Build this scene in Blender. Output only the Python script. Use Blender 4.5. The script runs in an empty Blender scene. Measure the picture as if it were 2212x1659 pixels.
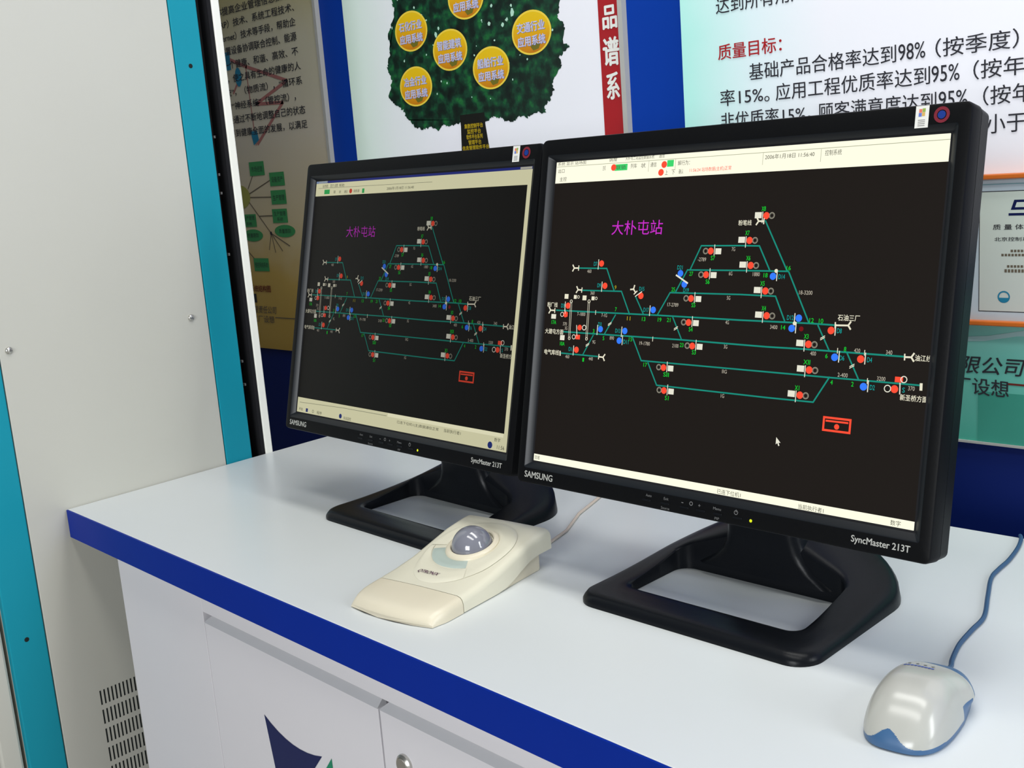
import bpy, bmesh, math, random
from mathutils import Matrix, Vector
random.seed(7)
SC = bpy.context.scene
COL = SC.collection
H = 0.75                      # height of the desk top above the floor; z below is counted from the desk top

# ------------------------------------------------------------------ camera, world, lights, exposure
cam_d = bpy.data.cameras.new('camera')
cam = bpy.data.objects.new('camera', cam_d); COL.objects.link(cam)
cam_d.sensor_fit = 'HORIZONTAL'; cam_d.sensor_width = 36.0; cam_d.lens = 2385.0/2212*36
cam_d.clip_start = 0.05; cam_d.clip_end = 60
YAW, PITCH, ROLL = 0.7686, -0.1959, -0.0758
fo = Vector((-math.sin(YAW)*math.cos(PITCH), math.cos(YAW)*math.cos(PITCH), math.sin(PITCH)))
r0 = Vector((math.cos(YAW), math.sin(YAW), 0)); u0 = r0.cross(fo)
rt = math.cos(ROLL)*r0 + math.sin(ROLL)*u0; up = -math.sin(ROLL)*r0 + math.cos(ROLL)*u0
cam.matrix_world = Matrix(((rt.x, up.x, -fo.x, 1.5858), (rt.y, up.y, -fo.y, -0.6712), (rt.z, up.z, -fo.z, 0.4529+H), (0, 0, 0, 1)))
SC.camera = cam

SC.view_settings.view_transform = 'Standard'
SC.view_settings.look = 'None'
SC.view_settings.gamma = 1.0
SC.view_settings.use_curve_mapping = False
SC.view_settings.exposure = 0.0

world = bpy.data.worlds.new('room_air'); SC.world = world; world.use_nodes = True
bg = world.node_tree.nodes['Background']
bg.inputs[0].default_value = (0.80, 0.90, 1.0, 1); bg.inputs[1].default_value = 0.09

def area(name, loc, target, sx, sy, power, col):
    d = bpy.data.lights.new(name, 'AREA'); d.shape = 'RECTANGLE'; d.size = sx; d.size_y = sy
    d.energy = power; d.color = col
    o = bpy.data.objects.new(name, d); COL.objects.link(o)
    o.location = (loc[0], loc[1], loc[2]+H)
    o.rotation_euler = (Vector(target)-Vector(loc)).to_track_quat('-Z', 'Y').to_euler()
    return o
area('window_and_fill', (3.3, 0.32, 1.0), (0.4, 0.28, 0.05), 0.45, 1.5, 30, (0.94, 0.99, 1.0))
area('window_and_fill', (1.9, -3.4, 0.80), (0.6, 0.5, 0.05), 1.5, 1.4, 90, (0.95, 0.98, 1.0))  # added fill for the desk front and wall; no such window is known
area('ceiling_light', (1.15, 0.30, 1.95), (1.15, 0.30, 0), 1.5, 0.35, 18, (1.0, 0.99, 0.95))
area('ceiling_light', (1.15, -0.55, 1.95), (1.15, -0.55, 0), 1.5, 0.35, 15, (1.0, 0.99, 0.95))

# ------------------------------------------------------------------ materials
def lin(c):
    c = c/255.0
    return c/12.92 if c <= 0.04045 else ((c+0.055)/1.055)**2.4
def rgb(r, g, b, k=1.0): return (lin(r)*k, lin(g)*k, lin(b)*k, 1.0)
MATS = {}
def mat(name, col, rough=0.5, spec=0.5, metal=0.0, noise=0.0, scale=40.0, bump=0.0, coat=0.0):
    if name in MATS: return MATS[name]
    m = bpy.data.materials.new(name); m.use_nodes = True; MATS[name] = m
    nt = m.node_tree; p = nt.nodes['Principled BSDF']
    p.inputs['Roughness'].default_value = rough; p.inputs['Metallic'].default_value = metal
    p.inputs['Specular IOR Level'].default_value = spec
    if coat: p.inputs['Coat Weight'].default_value = coat; p.inputs['Coat Roughness'].default_value = 0.08
    p.inputs['Base Color'].default_value = col
    tc = nt.nodes.new('ShaderNodeTexCoord'); n = nt.nodes.new('ShaderNodeTexNoise')
    n.inputs['Scale'].default_value = scale; n.inputs['Detail'].default_value = 4
    nt.links.new(tc.outputs['Object'], n.inputs['Vector'])
    if noise:
        mr = nt.nodes.new('ShaderNodeMapRange'); mr.inputs['To Min'].default_value = 1-noise; mr.inputs['To Max'].default_value = 1+noise
        nt.links.new(n.outputs['Fac'], mr.inputs['Value'])
        mx = nt.nodes.new('ShaderNodeMix'); mx.data_type = 'RGBA'; mx.blend_type = 'MULTIPLY'; mx.inputs['Factor'].default_value = 1
        mx.inputs['A'].default_value = col; nt.links.new(mr.outputs['Result'], mx.inputs['B'])
        nt.links.new(mx.outputs['Result'], p.inputs['Base Color'])
    if bump:
        b = nt.nodes.new('ShaderNodeBump'); b.inputs['Strength'].default_value = bump; b.inputs['Distance'].default_value = 0.0005
        nt.links.new(n.outputs['Fac'], b.inputs['Height']); nt.links.new(b.outputs['Normal'], p.inputs['Normal'])
    return m
def emit(name, col, strength=1.0):
    """what a lit screen shows: dark glass that gives off light"""
    if name in MATS: return MATS[name]
    m = bpy.data.materials.new(name); m.use_nodes = True; MATS[name] = m
    p = m.node_tree.nodes['Principled BSDF']
    p.inputs['Base Color'].default_value = (0.004, 0.004, 0.004, 1); p.inputs['Roughness'].default_value = 0.35
    p.inputs['Specular IOR Level'].default_value = 0.10
    p.inputs['Emission Color'].default_value = col; p.inputs['Emission Strength'].default_value = strength
    return m
def ramp_mat(name, stops, kind='noise', scale=12.0, rough=0.45, axis=2, lo=0.0, hi=1.0, spec=0.4, detail=6):
    m = bpy.data.materials.new(name); m.use_nodes = True; MATS[name] = m
    nt = m.node_tree; p = nt.nodes['Principled BSDF']
    p.inputs['Roughness'].default_value = rough; p.inputs['Specular IOR Level'].default_value = spec
    tc = nt.nodes.new('ShaderNodeTexCoord'); cr = nt.nodes.new('ShaderNodeValToRGB')
    while len(cr.color_ramp.elements) < len(stops): cr.color_ramp.elements.new(0.5)
    for e, (pos, c) in zip(cr.color_ramp.elements, stops): e.position = pos; e.color = c
    n = nt.nodes.new('ShaderNodeTexNoise'); n.inputs['Scale'].default_value = scale; n.inputs['Detail'].default_value = detail
    nt.links.new(tc.outputs['Object'], n.inputs['Vector'])
    if kind == 'noise':
        nt.links.new(n.outputs['Fac'], cr.inputs['Fac'])
    else:
        s = nt.nodes.new('ShaderNodeSeparateXYZ'); nt.links.new(tc.outputs['Object'], s.inputs[0])
        mr = nt.nodes.new('ShaderNodeMapRange'); mr.inputs['From Min'].default_value = lo; mr.inputs['From Max'].default_value = hi
        nt.links.new(s.outputs[axis], mr.inputs['Value'])
        ad = nt.nodes.new('ShaderNodeMath'); ad.operation = 'MULTIPLY_ADD'; ad.inputs[1].default_value = 0.25
        nt.links.new(n.outputs['Fac'], ad.inputs[0]); 
        su = nt.nodes.new('ShaderNodeMath'); su.operation = 'SUBTRACT'; su.inputs[1].default_value = 0.125
        nt.links.new(mr.outputs['Result'], su.inputs[0]); nt.links.new(su.outputs[0], ad.inputs[2])
        nt.links.new(ad.outputs[0], cr.inputs['Fac'])
    nt.links.new(cr.outputs['Color'], p.inputs['Base Color'])
    return m

M_WHITE = mat('white_laminate', (0.655, 0.685, 0.69, 1), 0.32, 0.5, noise=0.02, scale=9)
M_BODY = mat('desk_body_paint', (0.70, 0.685, 0.715, 1), 0.35, 0.5, noise=0.02, scale=6)
M_BLUE = mat('blue_edge_band', (0.0008, 0.022, 0.27, 1), 0.45, 0.10, noise=0.04, scale=20)
M_GRIP = mat('grey_grip_profile', (0.54, 0.54, 0.56, 1), 0.45, 0.4, noise=0.03)
M_DARK = mat('dark_gap', (0.01, 0.01, 0.012, 1), 0.8, 0.2, noise=0.2)
M_STEEL = mat('steel', (0.55, 0.54, 0.5, 1), 0.3, 0.5, 0.9, noise=0.05)
M_CAB = mat('cream_cabinet_paint', (0.53, 0.525, 0.47, 1), 0.42, 0.4, noise=0.03, scale=4)
M_TEAL = mat('teal_cabinet_paint', rgb(18, 142, 163), 0.42, 0.2, noise=0.04, scale=6)
M_CABW = mat('white_door_edge_paint', (0.84, 0.84, 0.77, 1), 0.4, 0.4, noise=0.02)
M_BLK = mat('black_plastic', (0.0055, 0.0058, 0.0065, 1), 0.40, 0.06, noise=0.15, scale=400, bump=0.12)
M_BLK2 = mat('black_stand_plastic', (0.006, 0.007, 0.009, 1), 0.30, 0.13, noise=0.2, scale=500, bump=0.15)
M_BEV = mat('satin_black_plastic', (0.008, 0.010, 0.013, 1), 0.34, 0.26, noise=0.1, scale=400)
M_SIL = mat('silver_lettering', (0.45, 0.45, 0.42, 1), 0.4, 0.5, noise=0.05)
M_DIM = mat('grey_lettering', (0.16, 0.16, 0.16, 1), 0.5, 0.4, noise=0.05)
M_CREAM = mat('cream_plastic', (0.68, 0.62, 0.48, 1), 0.38, 0.5, noise=0.03, scale=25)
M_CREAM2 = mat('cream_plastic_light', (0.70, 0.67, 0.54, 1), 0.38, 0.5, noise=0.03, scale=25)
M_BALL = mat('grey_ball', (0.20, 0.205, 0.245, 1), 0.12, 0.6, noise=0.04, coat=0.5)
M_BTN = mat('grey_green_button', (0.40, 0.47, 0.43, 1), 0.4, 0.4, noise=0.03)
M_MOUSE = mat('pale_mouse_plastic', (0.43, 0.43, 0.395, 1), 0.22, 0.5, noise=0.02, scale=25)
M_MBLUE = mat('mouse_blue_plastic', rgb(58, 95, 135), 0.35, 0.5, noise=0.05)
M_CORDB = mat('blue_cord', rgb(52, 82, 118), 0.45, 0.4, noise=0.05)
M_CORDW = mat('beige_cord', rgb(205, 190, 175), 0.5, 0.4, noise=0.05)
M_WALLLOW = mat('navy_lower_wall', (0.0015, 0.012, 0.12, 1), 0.55, 0.2, noise=0.05, scale=3)
M_WALL = mat('blue_wall_panel', (0.0018, 0.040, 0.33, 1), 0.5, 0.10, noise=0.05, scale=3)
M_FLOOR = mat('floor_tile', (0.42, 0.38, 0.33, 1), 0.4, 0.4, noise=0.1, scale=5)
M_PAPER = mat('white_print', (0.86, 0.85, 0.90, 1), 0.35, 0.4, noise=0.01)
M_INK = mat('black_print', (0.022, 0.022, 0.03, 1), 0.4, 0.4, noise=0.05)
M_RED = mat('red_print', rgb(165, 18, 28), 0.4, 0.4, noise=0.05)
M_TPAPER = ramp_mat('tree_poster_print', [(0.0, rgb(214, 236, 222)), (0.5, rgb(232, 238, 240)), (1.0, rgb(240, 240, 248))], 'z', 5, 0.35, 0, -0.157, 0.10)
M_TRIM = mat('grey_trim', (0.42, 0.42, 0.40, 1), 0.4, 0.5, noise=0.03)
M_GOLD = ramp_mat('gold_print', [(0.0, rgb(190, 110, 10)), (0.35, rgb(215, 150, 10)), (0.7, rgb(228, 185, 12)), (1.0, rgb(228, 190, 20))], 'z', 30, 0.4, 2, -0.036, 0.036)
M_GOLDR = mat('gold_rim_print', rgb(235, 205, 70), 0.4, 0.4, noise=0.05)
M_LAV = mat('lavender_print', rgb(195, 195, 225), 0.4, 0.4, noise=0.03)
M_LAVB = mat('lavender_shade_print', rgb(95, 105, 165), 0.4, 0.4, noise=0.03)
M_TREE = ramp_mat('foliage_print', [(0.28, rgb(2, 10, 8)), (0.45, rgb(6, 34, 22)), (0.56, rgb(12, 62, 40)), (0.70, rgb(24, 105, 48)), (0.8, rgb(60, 130, 85))], 'noise', 55, 0.4, detail=9)
M_TRUNK = mat('trunk_print', rgb(14, 14, 10), 0.4, 0.4, noise=0.3, scale=60)
M_YEL = mat('yellow_print', rgb(175, 150, 20), 0.4, 0.4, noise=0.05)
M_GLEAF = mat('leaf_speck_print', rgb(175, 215, 195), 0.4, 0.4, noise=0.05)
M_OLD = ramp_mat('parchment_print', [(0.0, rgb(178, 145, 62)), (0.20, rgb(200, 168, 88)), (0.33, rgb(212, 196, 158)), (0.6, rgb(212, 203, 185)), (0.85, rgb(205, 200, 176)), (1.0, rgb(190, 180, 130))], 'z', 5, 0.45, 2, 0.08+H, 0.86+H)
M_GBOX = mat('green_box_print', rgb(62, 150, 88), 0.45, 0.4, noise=0.05)
M_OLIVE = mat('olive_print', rgb(165, 165, 80), 0.45, 0.4, noise=0.05)
M_ROSE = mat('rose_line_print', rgb(170, 110, 105), 0.45, 0.4, noise=0.05)
M_CYANP = mat('blue_node_print', rgb(30, 125, 160), 0.45, 0.4, noise=0.05)
M_GREYP = mat('grey_line_print', rgb(105, 95, 80), 0.45, 0.4, noise=0.05)
M_DKRED = mat('dark_red_print', rgb(110, 30, 20), 0.45, 0.4, noise=0.05)
M_MINT = ramp_mat('mint_print', [(0.0, rgb(172, 240, 228)), (0.5, rgb(222, 240, 245)), (1.0, rgb(240, 240, 248))], 'z', 6, 0.35, 0, 0.60, 0.85)
M_TPOST = ramp_mat('teal_poster_print', [(0.0, rgb(70, 165, 145)), (0.6, rgb(110, 195, 180)), (1.0, rgb(140, 205, 195))], 'z', 14, 0.35, 2, 0.055+H, 0.21+H)
M_TPD = mat('teal_dark_print', rgb(58, 148, 130), 0.4, 0.4, noise=0.08, scale=20)
M_TPL = mat('teal_light_print', rgb(170, 205, 205), 0.4, 0.4, noise=0.05, scale=20)
M_WOOD = mat('orange_wood', rgb(205, 105, 32), 0.35, 0.5, noise=0.15, scale=60)
M_CERT = ramp_mat('certificate_paper', [(0.0, rgb(200, 205, 200)), (1.0, rgb(212, 224, 214))], 'z', 8, 0.4, 2, 0.22+H, 0.38+H)
M_MAT = mat('certificate_mat_board', rgb(190, 205, 215), 0.4, 0.4, noise=0.03)
M_NAVY = mat('navy_print', rgb(8, 22, 78), 0.4, 0.4, noise=0.05)
M_GREEN = mat('green_emblem_print', rgb(20, 130, 95), 0.4, 0.4, noise=0.05)
M_SLOT = mat('vent_slot_dark', (0.012, 0.015, 0.015, 1), 0.8, 0.2, noise=0.1)
M_STICK = mat('white_sticker', (0.80, 0.80, 0.76, 1), 0.4, 0.4, noise=0.02)
M_LED = emit('lit_power_led', rgb(215, 225, 30), 1.2)

# ------------------------------------------------------------------ mesh helpers
class MB:
    """gathers vertices and faces with their materials; build() links them as ONE mesh object"""
    def __init__(s): s.v = []; s.f = []; s.mi = []; s.ms = []
    def m(s, mt):
        if mt not in s.ms: s.ms.append(mt)
        return s.ms.index(mt)
    def add(s, vs, fs, mt):
        b = len(s.v); s.v += [tuple(p) for p in vs]; i = s.m(mt)
        for f in fs: s.f.append(tuple(b+k for k in f)); s.mi.append(i)
    def box(s, a, b, mt):
        (x0, y0, z0), (x1, y1, z1) = a, b
        s.add([(x0, y0, z0), (x1, y0, z0), (x1, y1, z0), (x0, y1, z0), (x0, y0, z1), (x1, y0, z1), (x1, y1, z1), (x0, y1, z1)],
              [(0, 3, 2, 1), (4, 5, 6, 7), (0, 1, 5, 4), (1, 2, 6, 5), (2, 3, 7, 6), (3, 0, 4, 7)], mt)
    def prism(s, poly, z0, z1, mt, f=None):
        n = len(poly); f = f or (lambda x, y, z: (x, y, z))
        s.add([f(x, y, z0) for x, y in poly]+[f(x, y, z1) for x, y in poly],
              [tuple(range(n-1, -1, -1)), tuple(range(n, 2*n))]+[(i, (i+1) % n, n+(i+1) % n, n+i) for i in range(n)], mt)
    def loft(s, rings, mt, cap0=False, cap1=False):
        n = len(rings[0]); vs = [p for r in rings for p in r]; fs = []
        for k in range(len(rings)-1):
            for i in range(n): fs.append((k*n+i, k*n+(i+1) % n, (k+1)*n+(i+1) % n, (k+1)*n+i))
        if cap0: fs.append(tuple(range(n-1, -1, -1)))
        if cap1: fs.append(tuple((len(rings)-1)*n+i for i in range(n)))
        s.add(vs, fs, mt)
    def tube(s, pts, r, mt, n=8):
        P = [Vector(p) for p in pts]; rings = []
        for i, p in enumerate(P):
            t = (P[min(i+1, len(P)-1)]-P[max(i-1, 0)]).normalized()
            a = t.orthogonal().normalized() if abs(t.z) > .95 else t.cross(Vector((0, 0, 1))).normalized()
            b = t.cross(a); rr = r[i] if isinstance(r, (list, tuple)) else r
            rings.append([p+rr*(math.cos(2*math.pi*k/n)*a+math.sin(2*math.pi*k/n)*b) for k in range(n)])
        s.loft(rings, mt, True, True)
    def build(s, name, parent=None, smooth=False, loc=None, bevel=0, weld=False, seg=2):
        me = bpy.data.meshes.new(name); me.from_pydata(s.v, [], s.f)
        for mt in s.ms: me.materials.append(mt)
        me.polygons.foreach_set('material_index', s.mi)
        if not s.flat_ok(): pass
        bm = bmesh.new(); bm.from_mesh(me)
        if weld: bmesh.ops.remove_doubles(bm, verts=bm.verts, dist=1e-6)
        if s.fixn: bmesh.ops.recalc_face_normals(bm, faces=bm.faces)
        bm.to_mesh(me); bm.free()
        if smooth:
            me.polygons.foreach_set('use_smooth', [True]*len(me.polygons))
            me.set_sharp_from_angle(angle=math.radians(40))
        o = bpy.data.objects.new(name, me); COL.objects.link(o)
        if parent is not None: o.parent = parent
        if loc: o.location = loc
        if bevel:
            b = o.modifiers.new('bevel', 'BEVEL'); b.width = bevel; b.segments = seg; b.limit_method = 'ANGLE'; b.angle_limit = math.radians(50)
        return o
    fixn = True
    def flat_ok(s): return True

def thing(name, label, cat, loc=(0, 0, 0), rz=0.0, group=None):
    o = bpy.data.objects.new(name, None); COL.objects.link(o); o.empty_display_size = 0.05
    o.location = (loc[0], loc[1], loc[2]+H); o.rotation_euler = (0, 0, rz)
    o['label'] = label; o['category'] = cat
    if group: o['group'] = group
    return o
def struct(o): o['kind'] = 'structure'; return o

# text: one scratch font object, read glyph outlines from the font Blender ships with
_tc = bpy.data.curves.new('scratch_text', 'FONT'); _tc.resolution_u = 3
_to = bpy.data.objects.new('scratch_text', _tc); COL.objects.link(_to)
_cache = {}
def glyphs(t, bold=0.0):
    if (t, bold) in _cache: return _cache[(t, bold)]
    _tc.body = t
    bpy.context.view_layer.update()
    ev = _to.evaluated_get(bpy.context.evaluated_depsgraph_get()); me = ev.to_mesh()
    vs = [(v.co.x, v.co.y) for v in me.vertices]; fs = [tuple(p.vertices) for p in me.polygons]
    ev.to_mesh_clear()
    xs = [v[0] for v in vs]; ys = [v[1] for v in vs]
    x0, x1, y0, y1 = min(xs), max(xs), min(ys), max(ys)
    r = ([((x-x0)/(x1-x0), (y-y0)/(y1-y0)) for x, y in vs], fs)
    _cache[(t, bold)] = r
    return r
def text(mb, f, t, x, z, w, h, mt, d, bold=0.0, shear=0.0, tilt=0.0):
    """letters t in the box whose lower left corner is (x, z); f maps (x, z, d) to 3D"""
    vs, fs = glyphs(t)
    e = bold*h; k = 1e-5 if abs(f(0, 0, 1)[1]-f(0, 0, 0)[1]) < 2 else 0
    for j, (ox, oz) in enumerate([(0, 0)] if not bold else [(-e, 0), (e, 0), (0, e*.7), (0, -e*.7)]):
        mb.add([f(x+ox+u*w+shear*v*h, z+oz+v*h+tilt*u*w, d+k*j) for u, v in vs], fs, mt)
def quad(mb, f, x0, z0, x1, z1, mt, d): mb.add([f(x0, z0, d), f(x1, z0, d), f(x1, z1, d), f(x0, z1, d)], [(0, 1, 2, 3)], mt)
def poly(mb, f, pts, mt, d): mb.add([f(x, z, d) for x, z in pts], [tuple(range(len(pts)))], mt)
def disc(mb, f, cx, cz, rx, rz, mt, d, n=24): poly(mb, f, [(cx+rx*math.cos(2*math.pi*k/n), cz+rz*math.sin(2*math.pi*k/n)) for k in range(n)], mt, d)
def ring(mb, f, cx, cz, r, w, mt, d, n=20, rz=None):
    rz = rz or r; vs = []
    for k in range(n):
        c, s_ = math.cos(2*math.pi*k/n), math.sin(2*math.pi*k/n)
        vs += [f(cx+r*c, cz+rz*s_, d), f(cx+(r-w)*c, cz+(rz-w)*s_, d)]
    mb.add(vs, [(2*k, (2*k+2) % (2*n), (2*k+3) % (2*n), 2*k+1) for k in range(n)], mt)
def line(mb, f, pts, w, mt, d):
    for (x0, z0), (x1, z1) in zip(pts, pts[1:]):
        l = math.hypot(x1-x0, z1-z0) or 1e-9; nx, nz = -(z1-z0)/l*w/2, (x1-x0)/l*w/2; ex, ez = (x1-x0)/l*w*.3, (z1-z0)/l*w*.3
        mb.add([f(x0-ex+nx, z0-ez+nz, d), f(x0-ex-nx, z0-ez-nz, d), f(x1+ex-nx, z1+ez-nz, d), f(x1+ex+nx, z1+ez+nz, d)], [(0, 1, 2, 3)], mt)
def rrect(x0, x1, z0, z1, r, n=5):
    out = []
    for cx, cz, a in ((x1-r, z1-r, 0), (x0+r, z1-r, 90), (x0+r, z0+r, 180), (x1-r, z0+r, 270)):
        for k in range(n+1):
            t = math.radians(a+90*k/n); out.append((cx+r*math.cos(t), cz+r*math.sin(t)))
    return out
def smooth01(t): t = max(0.0, min(1.0, t)); return t*t*(3-2*t)

# ------------------------------------------------------------------ the room
mb = MB(); mb.box((-3, -4, -0.03), (4.5, 1.0, 0), M_FLOOR); struct(mb.build('floor'))
mb = MB(); mb.box((-3, 0.75, 0), (4.5, 0.83, 2.9), M_WALL); struct(mb.build('wall_back'))
mb = MB(); mb.box((-3, 0.746, 0), (4.5, 0.7498, H+0.0825), M_WALLLOW); struct(mb.build('wall_lower_navy'))  # thin sheet over the lower wall, a darker navy than the rest

# ------------------------------------------------------------------ control desk
AF = -0.0516; UF = (math.cos(AF), math.sin(AF)); NF = (-UF[1], UF[0])
def fr(u, ins, z): return (u*UF[0]+ins*NF[0], u*UF[1]+ins*NF[1], z)      # along the desk front, inward, up
desk = thing('control_desk', 'white laminate control desk with a blue front edge, carrying two monitors', 'desk', (0, 0, -H))
def dz(p): return (p[0], p[1], p[2]+H)
mb = MB(); mb.prism([(0.001, 0.0), (1.75*UF[0], 1.75*UF[1]), (1.75, 0.56), (0.001, 0.56)], H-0.042, H, M_WHITE)
o = mb.build('worktop', desk, bevel=0.0008)
mb = MB(); vs = []
for u in (0.0012, 1.75):
    for ins in (-0.0025, 0.0): vs += [dz(fr(u, ins, -0.0425)), dz(fr(u, ins, -0.0004))]
mb.add(vs, [(0, 1, 5, 4), (2, 6, 7, 3), (1, 3, 7, 5), (0, 4, 6, 2), (0, 2, 3, 1), (4, 5, 7, 6)], M_BLUE)
o = mb.build('edge_band', desk); o['label'] = 'blue front edge band'
INS = 0.016
mb = MB()
A_ = [fr(0.116, INS+0.0195, 0)[:2], fr(1.72, INS+0.0195, 0)[:2], (1.72, 0.53), (0.116, 0.53)]
mb.prism(A_, 0.06, H-0.0425, M_BODY)
mb.build('carcass', desk)
def panel(name, u0, u1, z0, z1, mt, ins0=INS, ins1=INS+0.019, bevel=0.0006):
    q = MB(); vs = [dz(fr(u, i, z)) for u in (u0, u1) for i in (ins0, ins1) for z in (z0, z1)]
    q.add(vs, [(0, 1, 5, 4), (2, 6, 7, 3), (1, 3, 7, 5), (0, 4, 6, 2), (0, 2, 3, 1), (4, 5, 7, 6)], mt)
    return q.build(name, desk, bevel=bevel)
panel('side_panel', 0.116, 0.360, -0.69, -0.0428, M_BODY)
panel('top_rail', 0.3603, 1.72, -0.0765, -0.0428, M_BODY)
panel('plinth', 0.13, 1.70, -H+0.001, -0.69, M_DARK, INS+0.04, INS+0.06)
doors = []
for k, (u0, u1) in enumerate(((0.3615, 0.7285), (0.7315, 1.098), (1.101, 1.468))):
    d = panel('cabinet_door', u0, u1, -0.685, -0.0905, M_BODY)
    doors.append(d)
    q = MB(); e = 0.012
    # sloping grip profile along the door's top edge, mitred at its ends
    vs = [dz(fr(u0, INS-0.0008, -0.0905)), dz(fr(u1, INS-0.0008, -0.0905)), dz(fr(u1, INS+0.010, -0.0790)), dz(fr(u0+e, INS+0.010, -0.0790)),
          dz(fr(u0, INS+0.012, -0.0905)), dz(fr(u1, INS+0.012, -0.0905))]
    q.add(vs, [(0, 1, 2, 3), (0, 4, 5, 1), (3, 2, 5, 4), (0, 3, 4), (1, 5, 2)], M_GRIP)
    g = q.build('grip_profile', d); g['label'] = 'grey sloping grip strip'
q = MB()
ql = lambda u, z, d: dz(fr(u, INS-0.0004-d, z))
def arc(p, q_, bulge, n=8):
    out = []
    for k in range(n+1):
        t = k/n; x = p[0]+(q_[0]-p[0])*t; z = p[1]+(q_[1]-p[1])*t; l = math.hypot(q_[0]-p[0], q_[1]-p[1])
        nx, nz = -(q_[1]-p[1])/l, (q_[0]-p[0])/l; b = 4*t*(1-t)*bulge; out.append((x+nx*b, z+nz*b))
    return out
poly(q, ql, arc((0.487, -0.177), (0.608, -0.189), -0.013)+[(0.545, -0.262), (0.512, -0.33)], M_NAVY, 0)
poly(q, ql, [(0.628, -0.184), (0.632, -0.30), (0.565, -0.262)], M_GREEN, 0)
g = q.build('emblem', doors[0]); g['label'] = 'navy and green triangle emblem'
q = MB(); cx_, cz_ = 0.768, -0.1395
def lk(r, d): return [dz(fr(cx_+r*math.cos(a*math.pi/10), INS-d, cz_+r*math.sin(a*math.pi/10))) for a in range(20)]
q.loft([lk(0.0115, 0), lk(0.0115, 0.003), lk(0.0095, 0.005), lk(0.0085, 0.0045), lk(0.0082, 0.006)], M_STEEL, False, True)
g = q.build('lock', doors[1], smooth=True); g['label'] = 'round metal lock'

# ------------------------------------------------------------------ equipment cabinet on the left
cab = thing('equipment_cabinet', 'tall cream equipment cabinet with teal corner posts, left of the desk', 'cabinet', (0, 0, -H))
Z1 = 2.05
mb = MB(); mb.box((-0.62, -0.114, 0.05), (-0.0125, 0.323, Z1-0.02), M_CAB); mb.build('housing', cab)
mb = MB(); mb.box((-0.0124, -0.0600, 0.06), (-0.0012, 0.2740, Z1-0.03), M_CAB); mb.build('side_panel', cab, bevel=0.001)
for y0, y1 in ((-0.1145, -0.0615), (0.2755, 0.3245)):
    mb = MB(); mb.box((-0.0124, y0, 0.0), (-0.0005, y1, Z1), M_TEAL); g = mb.build('corner_post', cab, bevel=0.0015); g['label'] = 'teal corner post'
    for z in ((0.498/0.777, -0.174) if y0 > 0 else (-0.174, -0.385)):
        pass
def cab_disc(name, y, z, r, h, mt, parent, dome=False):
    q = MB(); rr = lambda k, x: [(x, y+k*math.cos(a*math.pi/8), z+H+k*math.sin(a*math.pi/8)) for a in range(16)]
    q.loft([rr(r, 0), rr(r, h*.4), rr(r*.75, h*.85), rr(r*.3, h)], mt, False, True)
    return q.build(name, parent, smooth=True)
for y, z in ((0.301, 0.641), (-0.089, -0.174), (-0.0885, -0.385)):
    g = cab_disc('bolt_hole', y, z, 0.0035 if z > -.3 else 0.003, 0.0004, M_SLOT if z > -.3 else M_STEEL, cab); g.location.x = -0.0004
for y, z in ((0.2445, 0.251), (-0.0465, 0.248)):
    g = cab_disc('screw', y, z, 0.0052, 0.0035, M_STEEL, cab); g.location.x = -0.0012; g['label'] = 'domed metal screw'
mb = MB()
for row in range(14):
    zt = -0.295-0.0318*row
    for k in range(22):
        y = 0.0045+k*0.0063
        mb.add([(-0.0010, y, zt+H), (-0.0010, y+0.0024, zt+H), (-0.0010, y+0.0024, zt+H-0.0235), (-0.0010, y, zt+H-0.0235)], [(0, 1, 2, 3)], M_SLOT)
g = mb.build('vent_grille', cab); g['label'] = 'rows of dark vent slots'
mb = MB(); mb.box((-0.60, 0.3515, 0.03), (0.0005, 0.366, Z1-0.01), M_CABW); g = mb.build('back_door', cab, bevel=0.002)
mb = MB(); mb.box((-0.60, 0.3246, 0.05), (-0.05, 0.3440, Z1-0.05), M_DARK); mb.box((-0.60, 0.3441, 0.05), (-0.0012, 0.3512, Z1-0.05), M_DARK); g = mb.build('inner_frame', cab); g['label'] = 'black inner frame in the door gap'
for k, (x, y, r) in enumerate(((-0.022, 0.331, 0.0045), (-0.030, 0.341, 0.006), (-0.034, 0.348, 0.0035))):
    mb = MB(); mb.tube([(x+0.004*math.sin(z*3+k*2), y+0.0015*math.sin(z*5+k), z) for z in [0.1+0.1*i for i in range(19)]], r, M_BLK); mb.build('cable', cab, smooth=True)
for z in (0.53, 0.47, 0.44, 0.34, 0.16, 0.12):
    mb = MB(); mb.box((-0.020, 0.336, z+H), (-0.015, 0.339, z+H+0.004), M_DIM); mb.build('cable_clip', cab)
mb = MB(); mb.box((-0.62, -0.150, 0.03), (-0.0105, -0.1185, Z1-0.01), M_CAB); mb.build('front_door', cab, bevel=0.004)

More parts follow.
